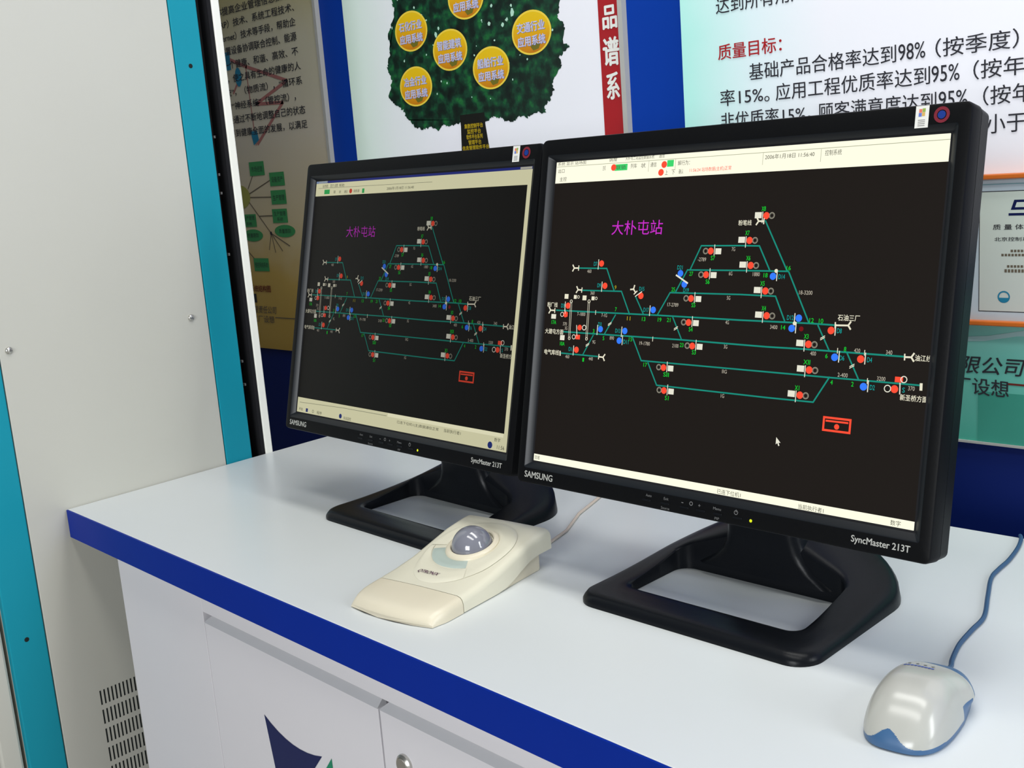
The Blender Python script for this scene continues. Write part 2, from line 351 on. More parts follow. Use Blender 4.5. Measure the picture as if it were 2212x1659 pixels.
# ------------------------------------------------------------------ monitors
# what the two screens show, in millimetres from the middle of the glass
SCHEME=[
('L','track',1.4,[(-173.1,48.5),(-133.9,48.6),(-121.7,25.7)]),
('L','track',1.4,[(-164.6,25.2),(-112.0,25.5),(-99.0,2.4)]),
('L','track',1.3,[(-93.0,20.5),(-81.2,3.1)]),
('L','track',1.5,[(-199.8,2.8),(-63.5,3.1),(32.1,2.6),(103.8,3.0),(128.8,2.6)]),
('L','track',1.5,[(-187.7,-19.7),(-32.6,-19.5),(64.1,-20.4),(99.8,-20.0),(193.5,-20.4)]),
('L','track',1.3,[(-117.3,1.2),(-129.7,-18.7)]),
('L','track',1.3,[(-145.0,-21.2),(-157.1,-42.1)]),
('L','track',1.4,[(-188.0,-42.7),(-136.8,-42.9)]),
('L','track',1.4,[(-92.5,-20.9),(-79.4,-43.1),(66.3,-43.1),(127.6,-43.1),(209.5,-42.9)]),
('L','track',1.4,[(-70.7,-44.6),(-57.7,-66.0),(68.6,-66.4),(114.6,-66.0),(128.1,-42.8)]),
('L','track',1.3,[(-44.8,1.8),(-32.2,-19.4)]),
('L','track',1.4,[(-63.6,3.9),(-50.6,25.9),(29.7,26.4),(67.6,25.9),(79.1,4.1)]),
('L','track',1.4,[(-43.9,27.1),(-32.1,48.4),(27.4,48.7),(78.3,48.6)]),
('L','track',1.4,[(-28.8,49.1),(-18.2,71.8),(25.0,71.8),(46.2,71.5),(59.0,49.7)]),
('L','track',1.4,[(50.2,94.5),(76.7,49.9),(79.1,48.0),(103.3,4.0)]),
('L','track',1.3,[(112.7,1.6),(125.4,-19.5)]),
('L','track',1.3,[(142.4,-20.4),(155.2,-42.3)]),
('O','ring',-12.7,66.7,3.1,0.7),
('O','ring',-12.7,66.7,2.1,0.3),
('C','red',-6.9,66.7,3.3),
('L','white',0.8,[(-2.7,72.7),(-2.7,62.7)]),
('R','white',1.7,66.5,6.6,5.6),
('T', 'green', 'S7', -3.7, 60.1, 4.4, 4.2),
('O','ring',-15.8,44.1,3.1,0.7),
('O','ring',-15.8,44.1,2.1,0.3),
('C','red',-10.0,44.1,3.3),
('L','white',0.8,[(-5.8,50.1),(-5.8,40.1)]),
('R','white',-1.4,43.9,6.6,5.6),
('T', 'green', 'S6', -7.4, 37.5, 4.4, 4.2),
('O','ring',-30.9,20.9,3.1,0.7),
('O','ring',-30.9,20.9,2.1,0.3),
('C','red',-25.1,20.9,3.3),
('L','white',0.8,[(-20.9,26.9),(-20.9,16.9)]),
('R','white',-16.5,20.7,6.6,5.6),
('T', 'green', 'S5', -21.5, 14.7, 4.4, 4.2),
('O','ring',-31.4,-2.3,3.1,0.7),
('O','ring',-31.4,-2.3,2.1,0.3),
('C','red',-25.6,-2.3,3.3),
('L','white',0.8,[(-21.4,3.7),(-21.4,-6.3)]),
('R','white',-17.0,-2.5,6.6,5.6),
('T', 'green', 'S4', -22.3, -8.8, 4.4, 4.2),
('O','ring',-24.8,-24.7,3.1,0.7),
('O','ring',-24.8,-24.7,2.1,0.3),
('C','red',-19.0,-24.7,3.3),
('L','white',0.8,[(-14.8,-18.7),(-14.8,-28.7)]),
('R','white',-10.4,-24.9,6.6,5.6),
('T', 'green', 'S3', -16.4, -30.6, 4.4, 4.2),
('O','ring',-56.8,-48.0,3.1,0.7),
('O','ring',-56.8,-48.0,2.1,0.3),
('C','red',-51.0,-48.0,3.3),
('L','white',0.8,[(-46.8,-42.0),(-46.8,-52.0)]),
('R','white',-42.4,-48.2,6.6,5.6),
('T', 'green', 'SII', -47.1, -54.6, 6.6, 4.2),
('O','ring',-54.0,-70.4,3.1,0.7),
('O','ring',-54.0,-70.4,2.1,0.3),
('C','red',-48.2,-70.4,3.3),
('L','white',0.8,[(-44.0,-64.4),(-44.0,-74.4)]),
('R','white',-39.6,-70.6,6.6,5.6),
('T', 'green', 'S1', -44.0, -77.4, 4.4, 4.2),
('O','ring',56.6,99.1,3.1,0.7),
('O','ring',56.6,99.1,2.1,0.3),
('C','red',50.8,99.1,3.3),
('L','white',0.8,[(46.9,102.7),(46.9,92.7)]),
('R','white',42.2,99.7,7.2,5.6),
('T', 'green', 'X8', 47.5, 105.5, 4.4, 4.2),
('O','ring',41.0,76.6,3.1,0.7),
('O','ring',41.0,76.6,2.1,0.3),
('C','red',35.2,76.6,3.3),
('L','white',0.8,[(31.3,80.2),(31.3,70.2)]),
('R','white',26.6,77.2,7.2,5.6),
('T', 'green', 'X7', 32.2, 83.5, 4.4, 4.2),
('O','ring',44.5,53.5,3.1,0.7),
('O','ring',44.5,53.5,2.1,0.3),
('C','red',38.7,53.5,3.3),
('L','white',0.8,[(34.8,57.1),(34.8,47.1)]),
('R','white',30.1,54.1,7.2,5.6),
('T', 'green', 'X6', 35.6, 60.2, 4.4, 4.2),
('O','ring',62.4,30.4,3.1,0.7),
('O','ring',62.4,30.4,2.1,0.3),
('C','red',56.6,30.4,3.3),
('L','white',0.8,[(52.7,34.0),(52.7,24.0)]),
('R','white',48.0,31.0,7.2,5.6),
('T', 'green', 'X5', 53.0, 37.1, 4.4, 4.2),
('O','ring',66.0,7.9,3.1,0.7),
('O','ring',66.0,7.9,2.1,0.3),
('C','red',60.2,7.9,3.3),
('L','white',0.8,[(56.3,11.5),(56.3,1.5)]),
('R','white',51.6,8.5,7.2,5.6),
('T', 'green', 'X4', 56.6, 14.5, 4.4, 4.2),
('O','ring',110.9,-15.5,3.1,0.7),
('O','ring',110.9,-15.5,2.1,0.3),
('C','red',105.1,-15.5,3.3),
('L','white',0.8,[(101.2,-11.9),(101.2,-21.9)]),
('R','white',96.5,-14.9,7.2,5.6),
('T', 'green', 'X3', 102.3, -8.7, 4.4, 4.2),
('O','ring',113.8,-38.1,3.1,0.7),
('O','ring',113.8,-38.1,2.1,0.3),
('C','red',108.0,-38.1,3.3),
('L','white',0.8,[(104.1,-34.5),(104.1,-44.5)]),
('R','white',99.4,-37.5,7.2,5.6),
('T', 'green', 'XII', 105.1, -31.4, 6.6, 4.2),
('O','ring',106.8,-61.1,3.1,0.7),
('O','ring',106.8,-61.1,2.1,0.3),
('C','red',101.0,-61.1,3.3),
('L','white',0.8,[(97.1,-57.5),(97.1,-67.5)]),
('R','white',92.4,-60.5,7.2,5.6),
('T', 'green', 'X1', 97.7, -54.9, 4.4, 4.2),
('C','red',-141.4,53.6,3.3),
('L','white',0.9,[(-145.5,57.6),(-145.5,47.6)]),
('T', 'cyan', 'D7', -149.5, 53.1, 4.4, 4.2),
('C','red',-134.4,30.6,3.3),
('L','white',0.9,[(-138.5,34.6),(-138.5,24.6)]),
('T', 'cyan', 'D9', -142.3, 30.9, 4.4, 4.2),
('C','red',-183.4,8.3,3.3),
('L','white',0.9,[(-187.5,12.3),(-187.5,2.3)]),
('T', 'cyan', 'D5', -190.9, 8.1, 4.4, 4.2),
('C','red',-166.6,-37.8,3.3),
('L','white',0.9,[(-170.7,-33.8),(-170.7,-43.8)]),
('T', 'cyan', 'D1', -175.2, -37.6, 4.4, 4.2),
('C','blue',-69.5,8.2,3.3),
('L','white',0.9,[(-73.6,12.2),(-73.6,2.2)]),
('T', 'cyan', 'D17', -78.3, 7.8, 6.6, 4.2),
('C','blue',-135.8,-14.4,3.3),
('L','white',0.9,[(-139.9,-10.4),(-139.9,-20.4)]),
('T', 'cyan', 'D3', -137.1, -9.4, 4.4, 4.2),
('C','blue',-103.3,-14.6,3.3),
('L','white',0.9,[(-107.4,-10.6),(-107.4,-20.6)]),
('T', 'cyan', 'D13', -112.4, -14.9, 6.6, 4.2),
('C','blue',93.2,7.1,3.3),
('L','white',0.9,[(89.1,11.1),(89.1,1.1)]),
('T', 'cyan', 'D12', 84.7, 7.2, 6.6, 4.2),
('C','blue',-109.7,-24.8,3.3),
('L','white',0.9,[(-105.6,-19.3),(-105.6,-28.8)]),
('T', 'cyan', 'D11', -100.7, -25.6, 6.6, 4.2),
('C','blue',63.2,43.9,3.3),
('L','white',0.9,[(67.3,49.4),(67.3,39.9)]),
('T', 'cyan', 'D14', 72.3, 43.7, 6.6, 4.2),
('C','blue',87.0,-2.3,3.3),
('L','white',0.9,[(91.1,3.2),(91.1,-6.3)]),
('C','blue',131.4,-25.2,3.3),
('L','white',0.9,[(135.5,-19.7),(135.5,-29.2)]),
('T', 'cyan', 'D6', 138.4, -25.4, 4.4, 4.2),
('C','blue',160.5,-48.3,3.3),
('L','white',0.9,[(164.6,-42.8),(164.6,-52.3)]),
('T', 'cyan', 'D2', 168.6, -48.3, 4.4, 4.2),
('C','red',125.7,-2.2,3.3),
('L','white',0.9,[(129.8,3.3),(129.8,-6.2)]),
('T', 'cyan', 'D8', 133.7, -2.1, 4.4, 4.2),
('C','red',155.7,-25.1,3.3),
('L','white',0.9,[(159.8,-19.6),(159.8,-29.1)]),
('T', 'cyan', 'D4', 163.9, -25.2, 4.4, 4.2),
('C','blue',-40.0,44.9,3.3),
('C','blue',-34.4,34.4,3.3),
('L','white',1.6,[(-44.8,43.1),(-38.3,39.7),(-30.6,35.6)]),
('T', 'cyan', 'D21', -41.1, 50.7, 6.3, 4.0),
('T', 'cyan', 'D19', -31.7, 28.8, 6.3, 4.0),
('C','red',-86.4,21.7,3.3),
('L','white',1.0,[(-93.4,20.9),(-85.6,25.9)]),
('T', 'cyan', 'D15', -85.9, 28.7, 6.3, 4.0),
('C','red',-186.1,-1.1,3.2),
('R','red',-185.5,-1.1,5.0,4.6),
('O','white',-190.9,-1.3,2.6,0.7),
('L','white',0.8,[(-188.0,9.5),(-186.6,-0.1)]),
('C','red',-164.5,-14.2,3.0),
('O','white',-158.3,-13.9,2.9,0.8),
('L','white',0.9,[(-169.0,-12.0),(-167.4,-23.1)]),
('R','red',-166.2,-24.3,6.2,4.8),
('O','white',-171.8,-24.4,2.6,0.7),
('R','red',191.3,-39.7,7.0,4.6),
('O','white',195.6,-39.3,3.0,0.8),
('O','white',182.1,-48.0,3.2,0.8),
('C','red',188.2,-47.9,3.3),
('L','white',1.0,[(192.6,-42.5),(193.2,-51.6)]),
('T', 'cyan', 'S', 196.2, -48.0, 2.2, 4.2),
('C','dimred',96.7,-2.3,2.2),
('R','white',-203.0,-4.0,6.8,5.0),
('R','white',-188.1,-26.1,6.4,5.4),
('T', 'green', '17A', -201.9, -10.2, 6.6, 4.2),
('T', 'green', '10A', -187.3, -32.5, 6.6, 4.2),
('L','cream',1.5,[(-172.5,48.5),(-178.6,48.4)]),
('L','cream',1.5,[(-180.7,45.2),(-178.6,48.4),(-180.9,51.6)]),
('L','cream',1.2,[(-172.5,46.1),(-172.5,50.9)]),
('L','cream',1.5,[(-165.6,25.4),(-170.9,25.6)]),
('L','cream',1.5,[(-173.2,22.5),(-170.9,25.6),(-173.0,28.9)]),
('L','cream',1.2,[(-165.7,23.0),(-165.5,27.8)]),
('L','cream',1.5,[(-201.9,2.5),(-208.1,2.5)]),
('L','cream',1.5,[(-210.3,-0.7),(-208.1,2.5),(-210.3,5.7)]),
('L','cream',1.2,[(-201.9,0.1),(-201.9,4.9)]),
('L','cream',1.5,[(-135.1,-43.0),(-129.3,-43.2)]),
('L','cream',1.5,[(-127.0,-40.1),(-129.3,-43.2),(-127.2,-46.5)]),
('L','cream',1.2,[(-135.0,-40.6),(-135.2,-45.4)]),
('L','cream',1.5,[(129.3,2.5),(141.5,2.9)]),
('L','cream',1.5,[(143.6,6.2),(141.5,2.9),(143.8,-0.2)]),
('L','cream',1.2,[(129.2,4.9),(129.4,0.1)]),
('L','cream',1.5,[(194.5,-20.7),(200.2,-20.5)]),
('L','cream',1.5,[(202.3,-17.2),(200.2,-20.5),(202.5,-23.6)]),
('L','cream',1.2,[(194.4,-18.3),(194.6,-23.1)]),
('L','cream',1.5,[(-93.5,24.7),(-96.4,28.1)]),
('L','cream',1.5,[(-100.3,27.7),(-96.4,28.1),(-95.4,31.9)]),
('L','cream',1.2,[(-95.3,23.1),(-91.7,26.3)]),
('L','cream',1.5,[(48.7,94.1),(43.2,94.2)]),
('L','cream',1.5,[(40.9,91.0),(43.2,94.2),(41.1,97.4)]),
('L','cream',1.2,[(48.7,91.7),(48.7,96.5)]),
('L','cream',2.4,[(210.7,-41.8),(210.9,-46.4)]),
('L','cream',1.6,[(-189.6,-40.9),(-189.1,-45.2)]),
('T', 'cream', '粉笔线', 28.7, 93.0, 14.2, 5.0),
('T', 'cream', '石油三厂', 141.4, 9.4, 20.5, 5.4),
('T', 'cream', '油江线', 210.4, -20.7, 14.0, 5.2),
('T', 'cream', '新圣桥方面', 205.4, -54.1, 23.5, 5.2),
('T', 'cream', '大建屯方面', -200.4, -20.1, 26.6, 5.6),
('T', 'cream', '电气库线', -201.8, -42.6, 21.3, 5.6),
('T', 'cream', '粉厂线', -205.9, 8.6, 14.8, 5.2),
('R','cream',-186.6,18.1,5.4,5.0),
('R','cream',-161.1,17.3,5.4,5.0),
('R','cream',-174.1,17.9,4.0,4.0),
('O','cream',-169.6,18.0,1.7,0.6),
('R','cream',-149.3,17.2,4.0,4.0),
('O','cream',-144.9,17.3,1.7,0.6),
('L','cream',0.5,[(-180.3,13.0),(-179.0,-26.3)]),
('L','cream',0.5,[(-178.3,13.0),(-177.0,-26.3)]),
('O','cream',-179.3,13.0,1.9,0.6),
('O','cream',-178.0,-26.3,1.7,0.6),
('L','cream',0.5,[(-155.4,13.9),(-154.8,-25.5)]),
('L','cream',0.5,[(-153.4,13.9),(-152.8,-25.5)]),
('O','cream',-154.4,13.9,1.9,0.6),
('O','cream',-153.8,-25.5,1.7,0.6),
('T', 'grey', '-2789', -16.0, 58.7, 9.4, 3.6),
('T', 'grey', '17-2789', -45.9, 14.1, 13.2, 3.6),
('T', 'grey', '7G', 18.5, 68.5, 3.8, 3.6),
('T', 'grey', '6G', 17.7, 45.7, 3.8, 3.6),
('T', 'grey', '5G', 17.7, 22.8, 3.8, 3.6),
('T', 'grey', '4G', 18.5, -0.1, 3.8, 3.6),
('T', 'grey', '3G', 19.0, -23.0, 3.8, 3.6),
('T', 'grey', 'ⅡG', 20.1, -46.3, 5.3, 3.6),
('T', 'grey', '1G', 20.2, -69.3, 3.8, 3.6),
('T', 'grey', '1880', 45.5, 45.5, 7.5, 3.6),
('T', 'grey', '18-3200', 98.0, 30.0, 13.2, 3.6),
('T', 'grey', '3400', 68.7, -2.1, 7.5, 3.6),
('T', 'grey', '400', 110.5, -23.3, 5.6, 3.6),
('T', 'grey', '420', 151.9, -18.1, 5.6, 3.6),
('T', 'grey', '340', 180.7, -17.8, 5.6, 3.6),
('T', 'grey', '2-400', 140.5, -40.0, 9.4, 3.6),
('T', 'grey', '3200', 175.8, -40.3, 7.5, 3.6),
('T', 'grey', '370', 202.8, -46.1, 5.6, 3.6),
('T', 'grey', '7-1800', -163.7, 0.1, 11.3, 3.6),
('T', 'grey', '7-1G', -132.1, 0.2, 7.5, 3.6),
('T', 'grey', '370', -185.8, -11.3, 5.6, 3.6),
('T', 'grey', '3G', -183.5, -15.7, 3.8, 3.6),
('T', 'grey', '890', -119.5, -22.7, 5.6, 3.6),
('T', 'grey', '9G', -143.2, -28.2, 3.8, 3.6),
('T', 'grey', '19-1780', -76.7, -25.7, 13.2, 3.6),
('T', 'grey', '2100', -38.8, -25.7, 7.5, 3.6),
('T', 'grey', '460', -157.2, 45.4, 5.6, 3.6),
('T', 'grey', '360', -150.5, 22.7, 5.6, 3.6),
('T', 'grey', '460', -178.6, -45.8, 5.6, 3.6),
('T', 'grey', '440', -145.7, -45.9, 5.6, 3.6),
('T', 'yellow', '9', -120.1, 29.3, 2.1, 4.0),
('T', 'yellow', '11', -99.6, -1.6, 4.2, 4.0),
('T', 'green', '13', -80.4, -1.4, 4.2, 4.0),
('T', 'green', '19', -60.5, -1.2, 4.2, 4.0),
('T', 'green', '21', -49.4, -0.9, 4.2, 4.0),
('T', 'green', '25', -47.0, 29.1, 4.2, 4.0),
('T', 'green', '27', -27.2, 44.8, 4.2, 4.0),
('T', 'green', '7', -117.3, 6.9, 2.1, 4.0),
('T', 'green', '5', -130.6, -23.6, 2.1, 4.0),
('T', 'green', '3', -144.8, -16.8, 2.1, 4.0),
('T', 'green', '15', -95.0, -22.6, 4.2, 4.0),
('T', 'green', '17', -73.8, -46.9, 4.2, 4.0),
('T', 'green', '23', -31.4, -24.5, 4.2, 4.0),
('T', 'green', '16', 78.7, 51.5, 4.2, 4.0),
('T', 'green', '18', 55.5, 44.7, 4.2, 4.0),
('T', 'green', '12', 106.1, 5.7, 4.2, 4.0),
('T', 'green', '10', 115.4, 5.6, 4.2, 4.0),
('T', 'green', '14', 78.4, -1.9, 4.2, 4.0),
('T', 'green', '6', 123.6, -24.6, 2.1, 4.0),
('T', 'green', '8', 140.6, -17.6, 2.1, 4.0),
('T', 'green', '4', 130.7, -47.1, 2.1, 4.0),
('T', 'green', '2', 150.3, -47.0, 2.1, 4.0),
('T', 'green', '1', -155.9, -47.6, 2.1, 4.0),
('L','cream',0.7,[(-125.9,-10.3),(-121.9,-7.9)]),
('L','cream',0.7,[(-125.9,-8.9),(-121.9,-6.5)]),
('L','cream',0.7,[(-153.8,-33.5),(-149.8,-31.1)]),
('L','cream',0.7,[(-153.8,-32.1),(-149.8,-29.7)]),
('L','cream',0.7,[(-42.0,-10.6),(-38.0,-8.2)]),
('L','cream',0.7,[(-42.0,-9.2),(-38.0,-6.8)]),
('L','cream',0.7,[(116.3,-11.0),(120.3,-8.6)]),
('L','cream',0.7,[(116.3,-9.6),(120.3,-7.2)]),
('L','cream',0.7,[(146.3,-33.6),(150.3,-31.2)]),
('L','cream',0.7,[(146.3,-32.2),(150.3,-29.8)]),
('L','cream',0.7,[(-144.1,4.8),(-144.1,0.4)]),
('L','cream',0.7,[(-67.1,-18.5),(-67.1,-22.9)]),
('L','cream',0.7,[(163.6,-41.0),(163.6,-45.4)]),
('L','cream',0.7,[(158.8,-17.3),(158.8,-21.7)]),
('L','cream',0.7,[(133.6,-17.2),(133.6,-21.6)]),
('C','cream',66.1,48.8,1.8),
('C','cream',89.5,2.3,1.8),
('F','red',125.6,-90.0,152.5,-77.0,1.9),
('L','red',1.6,[(128.8,-80.8),(149.3,-80.7)]),
('C','red',139.2,-85.1,2.4),
('T', 'magenta', '大朴屯站', -98.7, 90.3, 65.0, 14.5)]
BARS_R=[
('L','line',0.5,[(-215.0,156.9),(216.0,157.1)]),
('T', 'dark', '系统 显示 站场图', -193.8, 160.0, 39.9, 3.8),
('T', 'dark', '调度', -136.8, 160.6, 10.8, 3.8),
('T', 'dark', '大朴屯二站监控数据系统', -102.2, 160.7, 36.8, 3.8),
('T', 'dark', '通信', -74.4, 160.8, 7.0, 3.8),
('C','red',-135.5,152.5,3.4),
('C','red',-70.7,152.1,3.4),
('C','red',-73.9,144.5,3.4),
('R','lime',-125.8,152.2,17.0,6.5),
('R','lime',-63.2,152.9,8.0,6.5),
('T', 'dark', '联锁', -125.8, 152.2, 13.0, 4.4),
('T', 'dark', '列车', -109.0, 152.8, 8.0, 4.8),
('T', 'dark', '状', -96.8, 152.6, 5.9, 4.8),
('T', 'dark', '通信', -84.0, 152.8, 7.5, 4.8),
('T', 'dark', '主机', -148.1, 152.6, 4.1, 4.8),
('T', 'dark', '解行为：', -46.9, 152.6, 14.2, 4.8),
('T', 'dark', '确认', -49.5, 144.2, 5.5, 4.8),
('T', 'dark', '上', -67.1, 144.2, 3.3, 4.8),
('T', 'dark', '下', -58.9, 144.1, 4.2, 4.8),
('T', 'red', '11:56:24 站场数据(主机)正常', -15.4, 144.6, 47.7, 4.6),
('T', 'dark', '2006年1月18日 11:56:40', 69.4, 152.7, 50.3, 4.6),
('T', 'dark', '控制系统', 112.8, 152.9, 16.0, 5.0),
('L','line',0.4,[(42.0,156.8),(42.0,145.8)]),
('L','line',0.4,[(100.9,156.4),(100.9,145.4)]),
('L','line',0.4,[(-57.0,157.0),(-57.0,146.0)]),
('L','line',0.4,[(-90.0,157.0),(-90.0,146.0)]),
('T', 'dark', '出口', -208.1, 152.4, 9.0, 4.4),
('T', 'dark', '主控', -204.7, 143.5, 10.0, 4.6),
('T', 'dark', '就绪', -210.8, -158.3, 7.0, 4.6),
('T', 'dark', '已连下位机1', 36.3, -159.0, 26.0, 4.6),
('T', 'dark', '当前执行者1', 121.6, -159.3, 25.0, 4.6),
('T', 'dark', '数字', 199.9, -158.6, 9.0, 4.6)]
BARS_L=[
('R','lime',-188.4,146.9,13.0,6.2),
('C','red',-132.0,146.2,3.2),
('R','lime',-103.5,145.6,5.0,6.0),
('T', 'white', '监控操作系统', -199.3, 160.6, 22.0, 3.6),
('T', 'dark', '站场图', -193.4, 155.0, 13.0, 4.2),
('T', 'dark', '显示 设置', -172.4, 155.0, 18.0, 4.2),
('T', 'dark', '帮助', -154.1, 154.8, 12.0, 4.2),
('T', 'dark', '联', -169.7, 146.1, 5.0, 4.2),
('T', 'dark', '状', -156.9, 145.9, 5.0, 4.2),
('T', 'dark', '通信', -143.1, 145.7, 8.0, 4.2),
('T', 'dark', '网络通', -118.5, 145.9, 13.0, 4.2),
('T', 'dark', '2006年1月18日 11:56:40', -23.7, 146.5, 56.0, 4.2),
('L','line',0.5,[(-210.0,152.3),(40.0,151.3)]),
('L','line',0.6,[(-210.3,-148.3),(-107.8,-145.5),(-9.6,-145.3)]),
('T', 'dark', '已连下位机1(主)数据通信正常', 54.0, -150.7, 82.0, 4.4),
('T', 'dark', '当前执行者1', 120.4, -150.0, 31.0, 4.4),
('T', 'dark', '数字', 199.7, -149.7, 10.0, 4.4),
('T', 'dark', '11:56', 206.3, -157.7, 12.0, 4.4),
('T', 'dark', '开始', -206.2, -157.5, 10.0, 4.4),
('T', 'dark', '程序', -160.2, -158.2, 12.0, 4.4),
('T', 'dark', '车站监控', -94.1, -158.6, 17.0, 4.4),
('C','navy',-110.1,-157.0,3.2),
('C','navy',188.0,-156.9,4.0),
('R','navy',-191.3,-157.7,5.0,5.0),
('O','line',-176.0,-157.8,2.2,0.8)]

PAL = {'track': (18, 140, 122), 'red': (255, 78, 52), 'dimred': (120, 10, 18), 'blue': (52, 125, 255), 'white': (232, 230, 212), 'cream': (235, 230, 205), 'ring': (150, 146, 130),
       'grey': (190, 182, 165), 'green': (10, 205, 50), 'cyan': (0, 172, 165), 'yellow': (190, 175, 30), 'magenta': (205, 45, 205), 'dark': (70, 72, 60),
       'line': (165, 168, 140), 'lime': (60, 215, 110), 'navy': (40, 60, 150)}
def make_monitor(side, loc, oz, yaw, ti, label, dim):
    root = thing('computer_monitor', label, 'monitor', (loc[0], loc[1], 0), yaw, 'matching black monitors on the desk')
    ct, st = math.cos(ti), math.sin(ti)
    hd = lambda x, z, d: (x, -d*ct+z*st, oz+z*ct+d*st)               # head frame: right, up the screen, toward the viewer
    R_ = lambda r, d: [hd(x, z, d) for x, z in r]
    # front frame: thin shell lofted from back to front, then the sloping inner bevel down to the glass
    q = MB()
    rings = [R_(rrect(-.229, .229, -.182, .181, .006), -.034), R_(rrect(-.2325, .2325, -.1855, .1845, .006), -.031), R_(rrect(-.2335, .2335, -.1865, .1855, .006), -.0145),
             R_(rrect(-.2325, .2325, -.1855, .1845, .006), -.0140), R_(rrect(-.2325, .2325, -.1855, .1845, .006), -.0132), R_(rrect(-.2340, .2340, -.1870, .1860, .006), -.0126),
             R_(rrect(-.2340, .2340, -.1870, .1860, .006), .0035), R_(rrect(-.2332, .2332, -.1862, .1852, .0055), .0054), R_(rrect(-.2315, .2315, -.1845, .1835, .005), .006),
             R_(rrect(-.2240, .2240, -.1705, .1690, .002), .006)]
    q.loft(rings, M_BLK)
    q.build('bezel', root, smooth=True)
    q = MB(); q.loft([R_(rrect(-.2240, .2240, -.1705, .1690, .002), .0059), R_(rrect(-.2230, .2230, -.1695, .1680, .002), .0055), R_(rrect(-.2178, .2178, -.1640, .1640, .0008), .0006)], M_BEV)
    q.loft([R_(rrect(-.2178, .2178, -.1640, .1640, .0008), .0006), R_(rrect(-.2160, .2160, -.1620, .1620, .0005), .0002), R_(rrect(-.2160, .2160, -.1620, .1620, .0005), -.003)], M_DARK)
    g = q.build('inner_frame', root, smooth=True); g['label'] = 'sloping inner edge around the glass'
    q = MB()
    q.loft([R_(rrect(-.228, .228, -.181, .180, .006), -.0335), R_(rrect(-.226, .226, -.179, .178, .008), -.037), R_(rrect(-.16, .16, -.13, .13, .02), -.052), R_(rrect(-.15, .15, -.12, .12, .02), -.060)], M_BLK, True, True)
    q.build('back_housing', root, smooth=True)
    # lit screen with everything it shows
    pal = {k: emit('screen_%s_%s' % (side, k), rgb(*v, k=dim)) for k, v in PAL.items()}
    base = emit('screen_%s_black' % side, (0.0100, 0.0070, 0.0052, 1) if side == 'near' else (0.0035, 0.0030, 0.0022, 1))
    bar = emit('screen_%s_bar' % side, (1.02, 1.0, 0.80, 1) if side == 'near' else rgb(196, 193, 158))
    q = MB(); q.fixn = False
    mm = lambda x, z, d: hd(x/1000, z/1000, d)
    quad(q, mm, -216, -162, 216, 162, base, 0.0)
    ox, oy = (0, 0) if side == 'near' else (-2.3, .7)
    of = lambda x, z, d: mm(min(max(x+ox, -215.8), 215.8 if side == 'near' else 209.5), z+oy, d)
    def draw(items, f):
        for it in items:
            k, c = it[0], pal[it[1]]
            if k == 'L': line(q, f, it[3], it[2], c, .0001 if it[1] == 'track' else .00025)
            elif k == 'C': disc(q, f, it[2], it[3], it[4], it[4], c, .0002)
            elif k == 'O': ring(q, f, it[2], it[3], it[4], it[5], c, .0002)
            elif k == 'R': quad(q, f, it[2]-it[4]/2, it[3]-it[5]/2, it[2]+it[4]/2, it[3]+it[5]/2, c, .00015)
            elif k == 'F':
                x0, z0, x1, z1, w = it[2:]
                for a in ((x0, z0, x1, z0+w), (x0, z1-w, x1, z1), (x0, z0, x0+w, z1), (x1-w, z0, x1, z1)): quad(q, f, *a, c, .0002)
            elif k == 'T': text(q, f, it[2], it[3]-it[5]/2, it[4]-it[6]/2, it[5], it[6], c, .0003, bold=0.012 if it[1] in ('cream', 'green') else 0)
    draw(SCHEME, of)
    if side == 'near':
        quad(q, mm, -216, 139.3, 216, 162, bar, .0001); quad(q, mm, -216, -162, 216, -154.7, bar, .0001)
        draw(BARS_R, mm)
        poly(q, mm, [(81.2, -101), (81.2, -107.5), (82.8, -106.2), (84, -108.8), (85.2, -108.2), (84, -105.8), (86, -105.6)], pal['white'], .0003)
    else:
        quad(q, mm, -216, 158.9, 216, 162, emit('screen_far_title', rgb(28, 36, 105)), .0001); quad(q, mm, -216, 141.3, 216, 158.9, bar, .0001)
        quad(q, mm, -216, 159.2, -190, 162, emit('screen_far_title_light', rgb(110, 130, 160)), .00015)
        quad(q, mm, -216, -162, 216, -141.3, bar, .0001); quad(q, mm, 209.8, -162, 216, 158.9, bar, .0001)
        quad(q, mm, 196, 159.3, 215, 161.8, pal['white'], .00015); quad(q, mm, -7.5, -146, 209, -141.5, emit('screen_far_bar_light', rgb(214, 211, 178)), .00015)
        draw(BARS_L, mm)
    g = q.build('screen', root); g['label'] = 'lit screen with a railway track diagram on black'
    # lettering and controls on the lower bezel
    def bit(name, fn, lab=None, smooth=False):
        z = MB(); z.fixn = False; fn(z); ob = z.build(name, root, smooth=smooth)
        if lab: ob['label'] = lab
        return ob
    D0 = .0062
    bit('maker_lettering', lambda z: text(z, mm, 'SAMSUNG', -222, -180.6, 41, 6.8, M_SIL, D0, .03), 'silver maker lettering')
    bit('model_lettering', lambda z: text(z, mm, 'SyncMaster 213T', 165, -181.6, 52, 7.4, M_SIL, D0, .02), 'silver model lettering')
